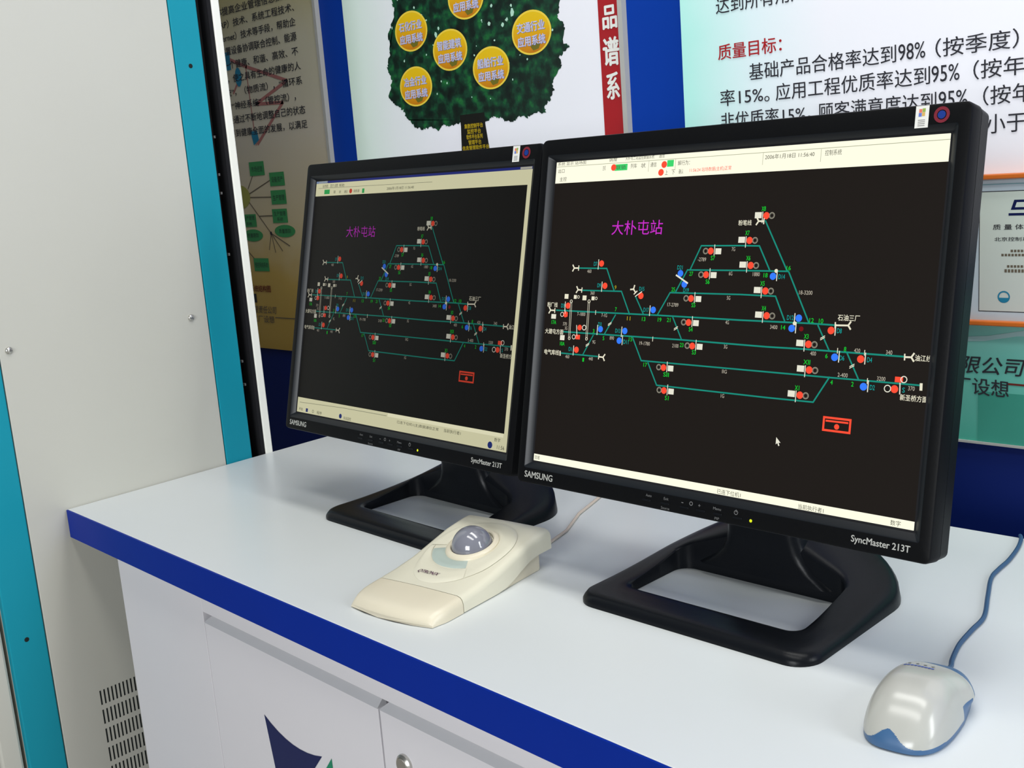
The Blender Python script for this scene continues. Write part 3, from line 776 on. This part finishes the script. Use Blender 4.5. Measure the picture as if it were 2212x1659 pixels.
    def prints(z):
        for t, x, zz, w, h in (('Auto', -55, -176, 7, 2.6), ('Exit', -33, -176, 5.5, 2.6), ('Source', -35.5, -185.2, 10, 2.6), ('−', -12, -175.6, 2.4, .7), ('+', 7.6, -176.2, 2.6, 2.6), ('Menu', 24.6, -176, 8.6, 2.6), ('PIP', 27, -185, 5, 2.4)):
            text(z, mm, t, x, zz, w, h, M_DIM, D0)
        ring(z, mm, -.7, -174.6, 2.0, .7, M_DIM, D0); ring(z, mm, 49.7, -174.7, 2.2, .6, M_DIM, D0); quad(z, mm, 49.4, -174.5, 50.1, -172, M_DIM, D0)
    bit('control_legend', prints, 'small grey control legend')
    for x in (-53.5, -31, -8, 11, 30, 52):
        z = MB(); z.loft([R_(rrect((x-5)/1000, (x+5)/1000, -.1805, -.1788, .0007, 3), .0058), R_(rrect((x-5)/1000, (x+5)/1000, -.1805, -.1788, .0007, 3), .0066), R_(rrect((x-4.6)/1000, (x+4.6)/1000, -.1802, -.1791, .0004, 3), .0069)], M_BLK2, False, True); z.build('button', root)
    bit('power_led', lambda z: disc(z, mm, 66.0, -179.6, 1.5, 1.5, M_LED, D0), 'lit yellow-green power light')
    bit('vendor_sticker', lambda z: (quad(z, mm, 187.5, 166.8, 198.8, 184.8, M_STICK, .0063), quad(z, mm, 190.4, 179.2, 193, 182.2, mat('flag_red', rgb(225, 120, 100), .4), .0064), quad(z, mm, 193.2, 179.6, 195.8, 182.6, mat('flag_green', rgb(150, 175, 80), .4), .0064),
        quad(z, mm, 190.2, 176.0, 192.8, 179.0, mat('flag_blue', rgb(100, 120, 200), .4), .0064), quad(z, mm, 193.0, 176.3, 195.6, 179.4, mat('flag_yellow', rgb(215, 175, 95), .4), .0064),
        [quad(z, mm, 190, 168.4+k*1.5, 196, 168.9+k*1.5, M_DIM, .0064) for k in range(4)]), 'white sticker with a small four-colour flag')
    bit('round_sticker', lambda z: (ring(z, mm, 209.6, 176.3, 6.6, 2.6, mat('sticker_red', rgb(120, 28, 45), .4), .0063), disc(z, mm, 209.6, 176.3, 3.3, 3.3, mat('sticker_blue', rgb(10, 50, 135), .4), .0064)), 'round red and blue sticker')
    # stand: flat ring foot that swells up to a neck behind the head
    def foot_h(x, y):          # y toward the viewer
        return .0115+.074*smooth01((.020-y)/.150)*max(0.0, 1-abs(x)/.142)**.95
    out = rrect(-.1385, .1385, -.150, .073, .001)
    def rr4(x0, x1, y0, y1, rs, n=10):
        o_ = []
        for (cx, cy, a, r) in ((x1-rs[0], y1-rs[0], 0, rs[0]), (x0+rs[0], y1-rs[0], 90, rs[0]), (x0+rs[1], y0+rs[1], 180, rs[1]), (x1-rs[1], y0+rs[1], 270, rs[1])):
            for k in range(n+1): t = math.radians(a+90*k/n); o_.append((cx+r*math.cos(t), cy+r*math.sin(t)))
        res = []                # subdivide the straight runs
        for p, q_ in zip(o_, o_[1:]+o_[:1]):
            l = math.hypot(q_[0]-p[0], q_[1]-p[1]); m_ = 12 if l > .03 else 1
            for k in range(m_): res.append((p[0]+(q_[0]-p[0])*k/m_, p[1]+(q_[1]-p[1])*k/m_))
        return res
    o_ = rr4(-.1385, .1365, -.152, .070, (.026, .060)); i_ = rr4(-.1035, .0990, -.076, .024, (.014, .018))
    L_ = lambda x, y, z_: (x, -y, z_)
    q = MB(); rings = [[L_(x, y, .0) for x, y in o_], [L_(x, y, .0035) for x, y in o_]]
    def mixr(t, dzz): return [L_(a[0]+(b[0]-a[0])*t, a[1]+(b[1]-a[1])*t, max(.004, foot_h(a[0]+(b[0]-a[0])*t, a[1]+(b[1]-a[1])*t)+dzz)) for a, b in zip(o_, i_)]
    rings += [mixr(.03, -.0055), mixr(.09, -.0022), mixr(.18, -.0006), mixr(.32, 0), mixr(.5, 0), mixr(.7, 0), mixr(.88, 0), mixr(.96, -.0006), mixr(.995, -.0022)]
    rings += [[L_(x, y, .0005) for x, y in i_]]
    q.loft(rings, M_BLK2); q.build('stand_foot', root, smooth=True)
    q = MB()
    def nk(w, dp, z_, cy): return [(x, -(cy+y), z_) for x, y in rrect(-w/2, w/2, -dp/2, dp/2, min(w, dp)*.28, 5)]
    q.loft([nk(.170, .060, .012, -.101), nk(.130, .056, .024, -.099), nk(.108, .053, .034, -.098), nk(.095, .051, .044, -.096), nk(.088, .049, .056, -.094), nk(.0845, .048, .072, -.092), nk(.083, .046, .20, -.091), nk(.083, .046, oz+.06, -.091)], M_BLK2, True, True)
    q.build('stand_neck', root, smooth=True)
    q = MB(); q.box((-.05, .045, oz-.045), (.05, .072, oz+.045), M_BLK2); q.build('hinge', root, bevel=.004)
    return root
make_monitor('near', (1.0028, 0.2095), 0.2928, -0.0275, 0.2144, 'black monitor standing nearer the mouse, brighter screen, right of its twin', 1.0)
make_monitor('far', (0.5208, 0.2403), 0.2915, -0.0543, 0.2318, 'black monitor beside the cabinet, dimmer screen with a taskbar along the bottom', 0.42)

# ------------------------------------------------------------------ trackball
tb = thing('trackball', 'cream desktop trackball with a grey ball, lying before the monitors', 'trackball', (0.7195, 0.108, 0), 0.09)
PV = [(-.100, .0045), (-.097, .0095), (-.090, .0135), (-.075, .0165), (-.056, .0182), (-.03, .0205), (0, .0250), (.03, .0322), (.06, .0395), (.085, .0430), (.098, .0440), (.1015, .0425)]
def ptop(v):
    for (a, za), (b, zb) in zip(PV, PV[1:]):
        if v <= b: t = (v-a)/(b-a); return za+(zb-za)*max(0, t)
    return PV[-1][1]
def hw(v): return .0625-.0035*smooth01((-.080-v)/.02)
def tring(v, zlow, w=None, top=None):
    w = w or hw(v); z = top if top is not None else ptop(v); e = min(.008, (z-zlow)*.7)
    c = [(-w, zlow), (-w, z-e), (-w+.0012, z-e*.5), (-w+.0035, z-e*.18), (-w+.008, z), (-w*.5, z+.0006), (0, z+.0010), (w*.5, z+.0006), (w-.008, z), (w-.0035, z-e*.18), (w-.0012, z-e*.5), (w, z-e), (w, zlow), (w*.6, zlow), (w*.2, zlow), (-w*.2, zlow), (-w*.6, zlow)]
    return [(x, v, zz) for x, zz in c]
q = MB(); bul = lambda ring_, v: [(x, y-.0085*(1-(x/.0625)**2)*smooth01((-.0565-v)/.0435), z) for x, y, z in ring_]
q.loft([bul(tring(v, .0006), v) for v in (-.100, -.098, -.095, -.091, -.086, -.080, -.072, -.064, -.0565)], M_CREAM, True, True); q.build('palm_rest', tb, smooth=True)
zlow = lambda v: .0012+max(0, .019*smooth01((v-.005)/.07))
q = MB(); q.loft([tring(v, zlow(v)) for v in (-.0555, -.045, -.03, -.015, 0, .015, .03, .045, .06, .075, .088, .098, .1008)], M_CREAM2, True, True); q.build('upper_shell', tb, smooth=True)
q = MB(); q.loft([[(x, v, z) for x, z in ((-w_, 0), (-w_, t), (w_, t), (w_, 0))] for v, w_, t in ((-.054, .0605, .004), (-.01, .0605, .006), (.03, .0600, .013), (.080, .0590, .022), (.084, .0570, .022))], M_CREAM, True, True); q.build('lower_base', tb, bevel=.001)
BC, BR = .036, .0240
def patch(fn, n=72, m=10, r0=.0):
    """raised skin over the top: fn(angle) gives the outer radius pair from the ball centre"""
def sector(mt, a0, a1, r_in, r_out, up_, name, lab=None, n=28, m=6):
    q = MB(); rows = []
    for j in range(m+1):
        t = j/m; row = []
        for k in range(n+1):
            a = math.radians(a0+(a1-a0)*k/n); r = r_in(a)+(r_out(a)-r_in(a))*t
            x, v = r*math.cos(a), BC+r*math.sin(a)
            row.append((x, v, ptop(v)+.0009+up_*(1-(2*t-1)**6)*(1-(2*k/n-1)**10)))
        rows.append(row)
    vs = [p for r in rows for p in r]; w = n+1
    q.add(vs, [(j*w+k, j*w+k+1, (j+1)*w+k+1, (j+1)*w+k) for j in range(m) for k in range(n)], mt)
    q.fixn = False
    ob = q.build(name, tb, smooth=True)
    if lab: ob['label'] = lab
    return ob
def egg(a):
    c, s_ = math.cos(a), math.sin(a)
    return 1/math.sqrt((c/.0515)**2+(s_/(.082 if s_ < 0 else .052))**2)
sector(M_CREAM2, -58, 193, lambda a: .0305, egg, .0016, 'right_button')
sector(M_CREAM2, 194, 301, lambda a: min(.0475, egg(a)-.001), egg, .0016, 'front_panel')
sector(M_BTN, 203, 300, lambda a: .0305, lambda a: min(.0465, egg(a)-.002), .0014, 'left_button', 'pale grey-green button')
q = MB()
rg = lambda r, dzz: [(r*math.cos(a*math.pi/24), BC+r*math.sin(a*math.pi/24), ptop(BC+r*math.sin(a*math.pi/24))+dzz) for a in range(48)]
q.loft([rg(.0312, .0005), rg(.0308, .0028), rg(.0285, .0045), rg(.0258, .0050), rg(.0246, .0040), rg(.0244, -.004)], M_CREAM); q.build('ball_collar', tb, smooth=True)
q = MB(); rr_ = []
for i in range(1, 24):
    t = math.pi*i/24; rr_.append([(BR*math.sin(t)*math.cos(a*math.pi/24), BC+BR*math.sin(t)*math.sin(a*math.pi/24), .0330+BR*math.cos(math.pi-t)) for a in range(48)])
q.loft(rr_, M_BALL, True, True); g = q.build('ball', tb, smooth=True); g['label'] = 'shiny grey ball'
q = MB(); q.fixn = False
text(q, lambda x, z, d: (x, z, ptop(z)+.0034), 'QTRONIX', -.024, -.0335, .029, .0066, mat('purple_lettering', rgb(85, 25, 75), .5), 0, .012, .25)
g = q.build('lettering', tb); g['label'] = 'dark purple lettering'
q = MB(); q.tube([(.03, .098, .014), (.0305, .106, .010), (.029, .115, .0045), (.024, .130, .0025), (.018, .160, .0022), (.012, .200, .0022), (-.012, .262, .0022), (-.02, .30, .0022), (-.03, .345, .0022), (-.06, .42, .0022)], .0019, M_CORDW); q.build('cord', tb, smooth=True)

# ------------------------------------------------------------------ mouse
ms = thing('computer_mouse', 'pale grey mouse with blue trim at the right end of the desk', 'mouse', (1.2445, 0.1190, 0), 0.105)
NR, NA = 110, 420
def mprof(y): # height along the body, +y = cord end
    u = y+.012
    return .0355*(1-abs(u/.082)**2.2)+.004 if u < 0 else .0395-.28*(u-.010*(1-math.exp(-u/.010)))
def mout(a):
    c, s_ = math.cos(a), math.sin(a); n_ = 3.1 if s_ < 0 else 2.9
    return (abs(c/(.0335-.0030*max(0, s_)))**n_+abs(s_/.0650)**n_)**(-1/n_)
def mz(x, y):
    a = math.atan2(y, x); r = math.hypot(x, y)/mout(a); ztop = max(.012, mprof(max(-.066, min(.066, y))))
    return .004+(ztop-.004)*(max(0, 1-r**(3.4+2.6*smooth01((y+.01)/.05))))**.55
grid = []
for i in range(NR+1):
    rho = math.sin(math.pi/2*i/NR); row = []
    for k in range(NA):
        a = 2*math.pi*k/NA-math.pi
        R0 = mout(a); x, y = rho*R0*math.cos(a), rho*R0*math.sin(a); z = mz(x*.9999, y*.9999) if i < NR else .004
        w_ = math.exp(-((a-.62)/.34)**2)*smooth01((z-.005)/.010)*smooth01((rho-.55)/.4)   # thumb rest swelling out above the base
        row.append((x+.0048*w_, y+.0015*w_, z))
    grid.append(row)
def mpart(x, y, z):
    if y < .03 and z < .0052+.0105*math.exp(-((x+.005)/.0105)**2)*smooth01((-y-.02)/.03): return 'rear_trim'
    if y > .0400-max(0, x+.012)*.36: return 'front_trim'
    if x > .0245 and .000 < y < .0185 and z < .0155: return 'thumb_panel'
    return 'shell'
parts = {}
for i in range(NR):
    for k in range(NA):
        a, b, c, d = grid[i][k], grid[i][(k+1) % NA], grid[i+1][(k+1) % NA], grid[i+1][k]
        cx, cy, cz = [sum(p[j] for p in (a, b, c, d))/4 for j in range(3)]
        parts.setdefault(mpart(cx, cy, cz), []).append((a, d, c, b) if i else (a, d, c))
labs = {'rear_trim': 'blue wavy rear trim', 'front_trim': 'blue front trim', 'thumb_panel': 'blue thumb panel', 'shell': None}
for nm, fs in parts.items():
    q = MB(); mt = M_MOUSE if nm == 'shell' else M_MBLUE
    for f_ in fs: q.add(f_, [tuple(range(len(f_)))], mt)
    q.fixn = False
    g = q.build(nm, ms, smooth=True, weld=True)
    if labs[nm]: g['label'] = labs[nm]
q = MB(); q.loft([[(mout(t)*s_*math.cos(t), mout(t)*s_*math.sin(t), z) for t in [2*math.pi*k/96-math.pi for k in range(96)]] for s_, z in ((.97, 0), (1.0, .0015), (1.0, .0042))], M_MBLUE, True, False); g = q.build('base', ms, smooth=True); g['label'] = 'blue base'
mtop = mz
q = MB(); q.fixn = False
for k in range(4): disc(q, lambda x, z, d: (x, z, mtop(x, z)+.0003), -.0155+k*.0062, .0235-abs(k-1.2)*.0006, .0014, .0016, M_DIM, 0, 10)
for k in range(9): 
    x = -.0175+k*.0027; quad(q, lambda x, z, d: (x, z, mtop(x, z)+.0003), x, .0130-abs(k-4)*.0002, x+.0021, .0172-abs(k-4)*.0002, mat('mouse_mark_blue', rgb(70, 90, 160), .5), 0)
g = q.build('markings', ms); g['label'] = 'faint row of blue marks'
q = MB()
cl = lambda X, Y, z: ((X-1.2445)*math.cos(.105)+(Y-.1190)*math.sin(.105), -(X-1.2445)*math.sin(.105)+(Y-.1190)*math.cos(.105), z)
cp = [(1.2395, .176, .012), (1.2385, .188, .010), (1.2350, .203, .006), (1.2285, .222, .0032), (1.2215, .255, .0024), (1.2190, .290, .0024), (1.2170, .325, .0024), (1.2020, .375, .0024), (1.1880, .422, .0024), (1.1855, .450, .0024), (1.1848, .480, .0024), (1.1800, .520, .0024), (1.1735, .550, .0028), (1.1690, .560, .0026)]
sm = []
for i in range(len(cp)-1):
    p0, p1, p2, p3 = cp[max(i-1, 0)], cp[i], cp[i+1], cp[min(i+2, len(cp)-1)]
    for k in range(5):
        t = k/5; sm.append(tuple(.5*((2*b)+(c-a)*t+(2*a-5*b+4*c-d)*t*t+(-a+3*b-3*c+d)*t**3) for a, b, c, d in zip(p0, p1, p2, p3)))
q.tube([cl(*p) for p in sm+[cp[-1]]], .0022, M_CORDB); g = q.build('cord', ms, smooth=True); g['label'] = 'blue cord'

# ------------------------------------------------------------------ posters on the back wall
YW = 0.742
wl = lambda x, z, d: (x, YW-.0003-d, z+H)
def board(name, label, cat, x0, x1, z0, z1, mt, trim=None):
    ob = bpy.data.objects.new(name, None); COL.objects.link(ob); ob['label'] = label; ob['category'] = cat
    ob.empty_display_size = .05
    q = MB(); q.box((x0, YW, z0+H), (x1, 0.7498, z1+H), mt); q.build('board', ob)
    return ob
def w8(n, x0, x1, z, h): return n, x0, z, x1-x0, h
# parchment poster with the flow chart, behind the cabinet
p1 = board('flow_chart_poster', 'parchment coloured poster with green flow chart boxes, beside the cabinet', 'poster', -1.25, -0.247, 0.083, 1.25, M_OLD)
q = MB(); q.box((-0.247, YW-.003, .083+H), (-0.239, .7498, 1.25+H), M_TRIM); q.build('edge_trim', p1)
q = MB(); q.fixn = False
K = .001
def wt(t, x0, x1, zb, h, mt, bold=0.0, **k): text(q, wl, t, x0*K, zb*K, (x1-x0)*K, h*K, mt, .0006, bold, **k)
rows = [('变整体提高企业管理信息技术、', -640, -312, 803, 17), ('（ERP）技术、系统工程技术、', -600, -309, 775, 17), ('ternet）技术等手段，帮助企', -585, -309, 747, 17), ('装置设备协调联合控制、能源', -592, -311, 719, 17),
        ('一个健康、和谐、高效、不', -585, -311, 692, 17), ('，使之具有生命的健康的人', -575, -308, 663, 17), ('统”，（物质流），“循环系', -590, -308, 635, 17), ('的“神经系统”（管控流），', -592, -335, 607, 17), ('会通过不断地调整自己的状态', -592, -308, 577, 17), ('得到健康全面的发展，以满足', -592, -306, 549, 17)]
for i, (t, a, b, z, h) in enumerate(rows):
    z_ = MB(); z_.fixn = False; text(z_, wl, t, a*K, ([806, 779, 751, 723, 694, 665, 636, 607, 578, 549][i]+8)*K, (b-a)*K, h*K, M_INK, .0006, .014); z_.build('text_line', p1)
for c, a, b in ((M_CYANP, -580, -560),): quad(q, wl, -.585, .700, -.558, .738, M_CYANP, .0004)
disc(q, wl, -.534, .682, .012, .020, M_CYANP, .0004)
line(q, wl, [(-.56, .722), (-.50, .700), (-.36, .657), (-.48, .620), (-.383, .615), (-.490, .537)], .007, M_ROSE, .0002)
line(q, wl, [(-.56, .65), (-.535, .675)], .005, M_ROSE, .0002); line(q, wl, [(-.502, .70), (-.497, .535)], .003, M_ROSE, .0002)
poly(q, wl, [(-.512, .565), (-.488, .565), (-.484, .545), (-.505, .535)], M_CYANP, .0004)
for x0, z0, x1, z1 in ((-.533, .470, -.477, .500), (-.461, .445, -.407, .474), (-.463, .406, -.408, .436), (-.466, .366, -.411, .396), (-.600, .359, -.530, .387), (-.559, .260, -.501, .289), (-.62, .474, -.575, .502), (-.64, .26, -.585, .295)): quad(q, wl, x0, z0, x1, z1, M_GBOX, .0005)
for t, x0, x1, z, h in (('市场经营', -526, -484, 478, 12), ('设备资产', -455, -413, 453, 12), ('生产管理', -457, -414, 414, 12), ('生产管理', -460, -417, 381, 10), ('系统', -450, -428, 370, 8), ('生产管理', -580, -536, 374, 10), ('系统', -570, -548, 362, 8), ('管控网络系统', -555, -505, 268, 12)): wt(t, x0, x1, z, h, M_INK)
for cx, cz in ((-.4265, .348), (-.549, .340)):
    disc(q, wl, cx, cz, .038, .0135, M_GBOX, .0005); wt('质量跟踪', cx/K-22, cx/K+22, cz/K-5, 10, M_INK)
disc(q, wl, -.587, .426, .044, .027, M_OLIVE, .0005)
for a, b in (((-.548, .443), (-.525, .470)), ((-.545, .432), (-.461, .458)), ((-.543, .424), (-.463, .422)), ((-.550, .414), (-.479, .344)), ((-.517, .382), (-.466, .382)), ((-.479, .344), (-.493, .308)), ((-.479, .344), (-.470, .302)), ((-.479, .344), (-.443, .305)), ((-.479, .344), (-.415, .316)), ((-.585, .31), (-.555, .288))): line(q, wl, [a, b], .0022, M_GREYP, .0003)
disc(q, wl, -.479, .344, .004, .004, M_INK, .0005, 10)
wt('系统结构图', -585, -506, 213, 15, M_DKRED, .02); quad(q, wl, -.60, .188, -.565, .208, M_INK, .0005)
wt('有限责任公司', -600, -496, 164, 17, M_GREYP, .01, shear=.25); wt('工厂设想', -590, -505, 143, 16, M_GREYP, .01); line(q, wl, [(-.50, .156), (-.26, .157)], .002, M_GREYP, .0004)
g = q.build('flow_chart', p1); g['label'] = 'green boxes joined by thin lines'

# tree poster
p2 = board('tree_poster', 'white poster of a green tree hung with golden discs, red title strip at its side', 'poster', -0.157, 0.466, 0.06, 1.02, M_TPAPER)
q = MB(); q.box((.4662, YW-.0005, .06+H), (.5060, .7498, 1.02+H), M_RED); g = q.build('title_strip', p2); g['label'] = 'red strip with white characters'
q = MB(); q.box((.5062, YW-.004, .06+H), (.5148, .7498, 1.02+H), M_TRIM); q.build('edge_trim', p2)
q = MB(); q.fixn = False
for t, x0, x1, z0, z1 in (('品', 475, 502, 647, 681), ('谱', 473, 503, 592, 634), ('系', 476, 500, 541, 581), ('产', 474, 502, 700, 735)): text(q, lambda x, z, d: wl(x, z, d+.0005), t, x0*K, z0*K, (x1-x0)*K, (z1-z0)*K, M_STICK, .0004, .03)
q.build('title_characters', p2)
crown = [(-11, 764), (-9, 745), (-12, 730), (-28, 712), (-34, 699), (-27, 684), (-31, 673), (-38, 658), (-42, 641), (-33, 626), (-35, 614), (-46, 594), (-30, 580), (-8, 567), (-2, 555), (12, 540), (28, 531), (42, 527), (66, 530), (85, 524), (98, 533), (110, 528), (142, 531), (168, 533), (203, 528), (222, 536), (238, 533), (266, 522), (286, 531), (303, 528), (325, 535), (345, 531), (342, 543), (352, 549), (366, 566), (362, 578), (373, 590), (386, 604), (380, 616), (404, 630), (389, 642), (394, 655), (398, 667), (382, 676), (388, 692), (392, 706), (380, 730), (372, 770), (345, 820), (290, 858), (200, 880), (110, 868), (40, 835), (5, 800)]
rng = random.Random(3); outl = []
for (ax, az), (bx, bz) in zip(crown, crown[1:]+crown[:1]):
    n_ = max(2, int(math.hypot(bx-ax, bz-az)/2.6))
    for k in range(n_): t = k/n_; outl.append(((ax+(bx-ax)*t+rng.uniform(-2.6, 2.6))*K, (az+(bz-az)*t+rng.uniform(-2.6, 2.6))*K))
q = MB(); q.fixn = False
poly(q, wl, outl, M_TREE, .0002)
for k in range(70):
    x, z = rng.uniform(-20, 380), rng.uniform(560, 780); s_ = rng.uniform(.8, 2.6)
    if rng.random() < .62 and not (60 < x < 340 and z > 600): continue
    poly(q, wl, [((x+s_*rng.uniform(.6, 1.3)*math.cos(a))*K, (z+s_*rng.uniform(.6, 1.4)*math.sin(a))*K) for a in (0, 1, 2, 3.1, 4.2, 5.2)], M_GLEAF, .0003)
for x, z, s_ in ((97, 689, 5), (101, 678, 3), (230, 690, 4), (262, 683, 4), (285, 700, 6), (272, 690, 4), (105, 698, 3)): poly(q, wl, [((x+s_*rng.uniform(.5, 1.2)*math.cos(a))*K, (z+s_*rng.uniform(.6, 1.3)*math.sin(a))*K) for a in (0, 1, 2, 3.1, 4.2, 5.2)], M_GLEAF, .0003)
poly(q, wl, [(.141, .545), (.203, .545), (.203, .525), (.209, .48), (.215, .40), (.132, .40), (.139, .48), (.142, .525)], M_TRUNK, .0003)
for i, (t, w) in enumerate((('集散控制平台', 46), ('监控平台', 34), ('软件平台系列', 40), ('管理平台', 32), ('信息管理软件平台', 66), ('可视化软件平台', 50))): text(q, wl, t, .174*1-w*K/2+.001*(i > 3), .5205-.0094*i, w*K, .0080, M_YEL, .0005, .03)
q.build('tree_print', p2)
for cx, cz, t1 in ((33, 703, '石化行业'), (130, 658.5, '智能建筑'), (227, 617, '船舶行业'), (325, 662.5, '交通行业'), (33, 605.5, '冶金行业'), (179, 739, '电力行业')):
    q = MB(); q.fixn = False; lo_ = lambda x, z, d: (x*K, -.0003-d, z*K)
    disc(q, lo_, 0, 0, 43.8, 35.4, M_GOLDR, .0005, 40); disc(q, lo_, 0, 0, 40.2, 32.4, M_GOLD, .0006, 40)
    poly(q, lo_, [(-4, -22), (6, -17), (18, -20), (14, -27), (2, -29)], mat('olive_shade_print', rgb(110, 105, 25), .4), .0007)
    for t, zb in ((t1, 1.5), ('应用系统', -20.5)):
        text(q, lo_, t, -30.5, zb-.6, 61, 16, M_LAVB, .00075, .02); text(q, lo_, t, -31.5, zb, 61, 16, M_LAV, .0009, .03)
    g = q.build('golden_disc', p2, loc=(cx*K, YW, cz*K+H)); g['label'] = 'golden disc with two lines of pale lettering'

# quality poster
p3 = board('quality_poster', 'white poster with large black text and a red heading, behind the brighter monitor', 'poster', 0.6185, 1.75, 0.30, 1.02, M_MINT)
def tline(name, parent, t, x0, x1, zb, h, mt, bold=0.0, **k):
    z = MB(); z.fixn = False; text(z, wl, t, x0*K, zb*K, (x1-x0)*K, h*K, mt, .0006, bold, **k); return z.build(name, parent)
g = tline('heading', p3, '质量目标：', 681, 783, 577, 21, M_RED, .01); g['label'] = 'red heading'
for zb, segs in ((640, (('达到所有用户的要求', 680, 893),)), (543.5, (('基础产品合格率达到', 731, 946), ('98%', 949, 984), ('（按季度）', 997, 1097))),
                 (512, (('率15%。', 682, 762), ('应用工程优质率达到', 772, 990), ('95%', 992, 1027), ('（按年', 1044, 1104))),
                 (480, (('非优质率15%。', 682, 826), ('顾客满意度达到', 836, 998), ('95%', 1001, 1037), ('（按年', 1056, 1114))), (446, (('小于', 1060, 1106),))):
    z = MB(); z.fixn = False
    for t, x0, x1 in segs: text(z, wl, t, x0*K, (zb+(2 if t.endswith('%') and len(t) < 4 else 0))*K, (x1-x0)*K, (20 if t.endswith('%') and len(t) < 4 else 23)*K, M_INK, .0006, .004)
    z.build('text_line', p3)

# teal poster low on the right
p4 = board('teal_poster', 'teal poster with dark slanted company lettering, low at the right wall', 'poster', 0.90, 1.75, 0.0555, 0.26, M_TPOST)
q = MB(); q.box((.90, YW-.003, .0525+H), (1.75, .7498, .0555+H), M_TRIM); q.build('edge_trim', p4)
q = MB(); q.fixn = False
quad(q, wl, 1.0525, .0556, 1.75, .122, M_TPD, .0002); poly(q, wl, [(1.03, .192), (1.065, .195), (1.11, .204), (1.3, .212), (1.3, .205), (1.10, .196), (1.06, .188), (1.03, .186)], M_TPL, .0002)
line(q, wl, [(1.0905, .1345), (1.35, .131)], .0025, M_DKRED, .0004)
g = q.build('printed_bands', p4); g['label'] = 'darker and paler printed bands'
tline('lettering', p4, '自动化有限公司', 921, 1105, 145, 23, M_INK, .012, shear=.25)
tline('lettering', p4, '工厂设想', 998, 1091, 119, 22, M_INK, .012, tilt=-.03)

# framed certificate
cf = bpy.data.objects.new('framed_certificate', None); COL.objects.link(cf); cf['label'] = 'framed certificate in a thin orange wooden frame, right of the brighter monitor'; cf['category'] = 'certificate'
X0, X1, Q0, Q1, FW = 1.028, 1.215, .2105, .3975, .0062
def fb(x0, x1, z0, z1): 
    z = MB(); z.box((x0, .724, z0+H), (x1, .7415, z1+H), M_WOOD); return z
z = MB()
for a in ((X0, X1, Q0, Q0+FW), (X0, X1, Q1-FW, Q1), (X0, X0+FW, Q0, Q1), (X1-FW, X1, Q0, Q1)): z.box((a[0], .724, a[2]+H), (a[1], .7415, a[3]+H), M_WOOD)
g = z.build('frame', cf, bevel=.0015); g['label'] = 'orange wooden frame'
z = MB(); z.box((X0+.002, .733, Q0+.002+H), (X1-.002, .7415, Q1-.002+H), M_MAT); z.build('mat_board', cf)
q = MB(); q.fixn = False; wc = lambda x, zz, d: (x, .7328-d, zz+H)
quad(q, wc, 1.0555, .2275, 1.19, .3768, M_INK, 0); quad(q, wc, 1.0565, .2285, 1.189, .3758, M_CERT, .0002)
quad(q, wc, X0+.006, .3845, X1-.006, .3855, mat('teal_line_print', rgb(120, 165, 175), .4), .0001)
poly(q, wc, [(1.0975, .3655), (1.122, .3655), (1.118, .3535), (1.0935, .3535)], M_NAVY, .0004); poly(q, wc, [(1.1005, .3625), (1.118, .3625), (1.1155, .3565), (1.0985, .3565)], M_CERT, .0005); quad(q, wc, 1.091, .3465, 1.13, .3495, M_NAVY, .0004)
for t, x0, x1, zb, h in (('质 量 体 系 认 证 证 书', 1.0725, 1.175, .3295, .0066), ('北京控制系统工程有限公司', 1.0745, 1.172, .3155, .0050)): text(q, wc, t, x0, zb, x1-x0, h, M_INK, .0004, .01)
for x0, x1, zz, h in ((1.094, 1.15, .302, .003), (1.083, 1.165, .297, .003), (1.09, 1.16, .283, .003), (1.087, 1.16, .277, .004)):
    n_ = int((x1-x0)/.004)
    for k in range(n_): quad(q, wc, x0+k*.004, zz, x0+k*.004+.0028, zz+h, M_GREYP, .0004)
ring(q, wc, 1.0865, .2465, .0075, .0018, M_CYANP, .0004, 24); poly(q, wc, [(1.0865+.0068*math.cos(a), .2465+.0068*math.sin(a)) for a in [math.pi*(1.05+.9*k/10) for k in range(11)]], M_CYANP, .0005)
q.build('certificate_sheet', cf)

bpy.data.objects.remove(_to); bpy.data.curves.remove(_tc)
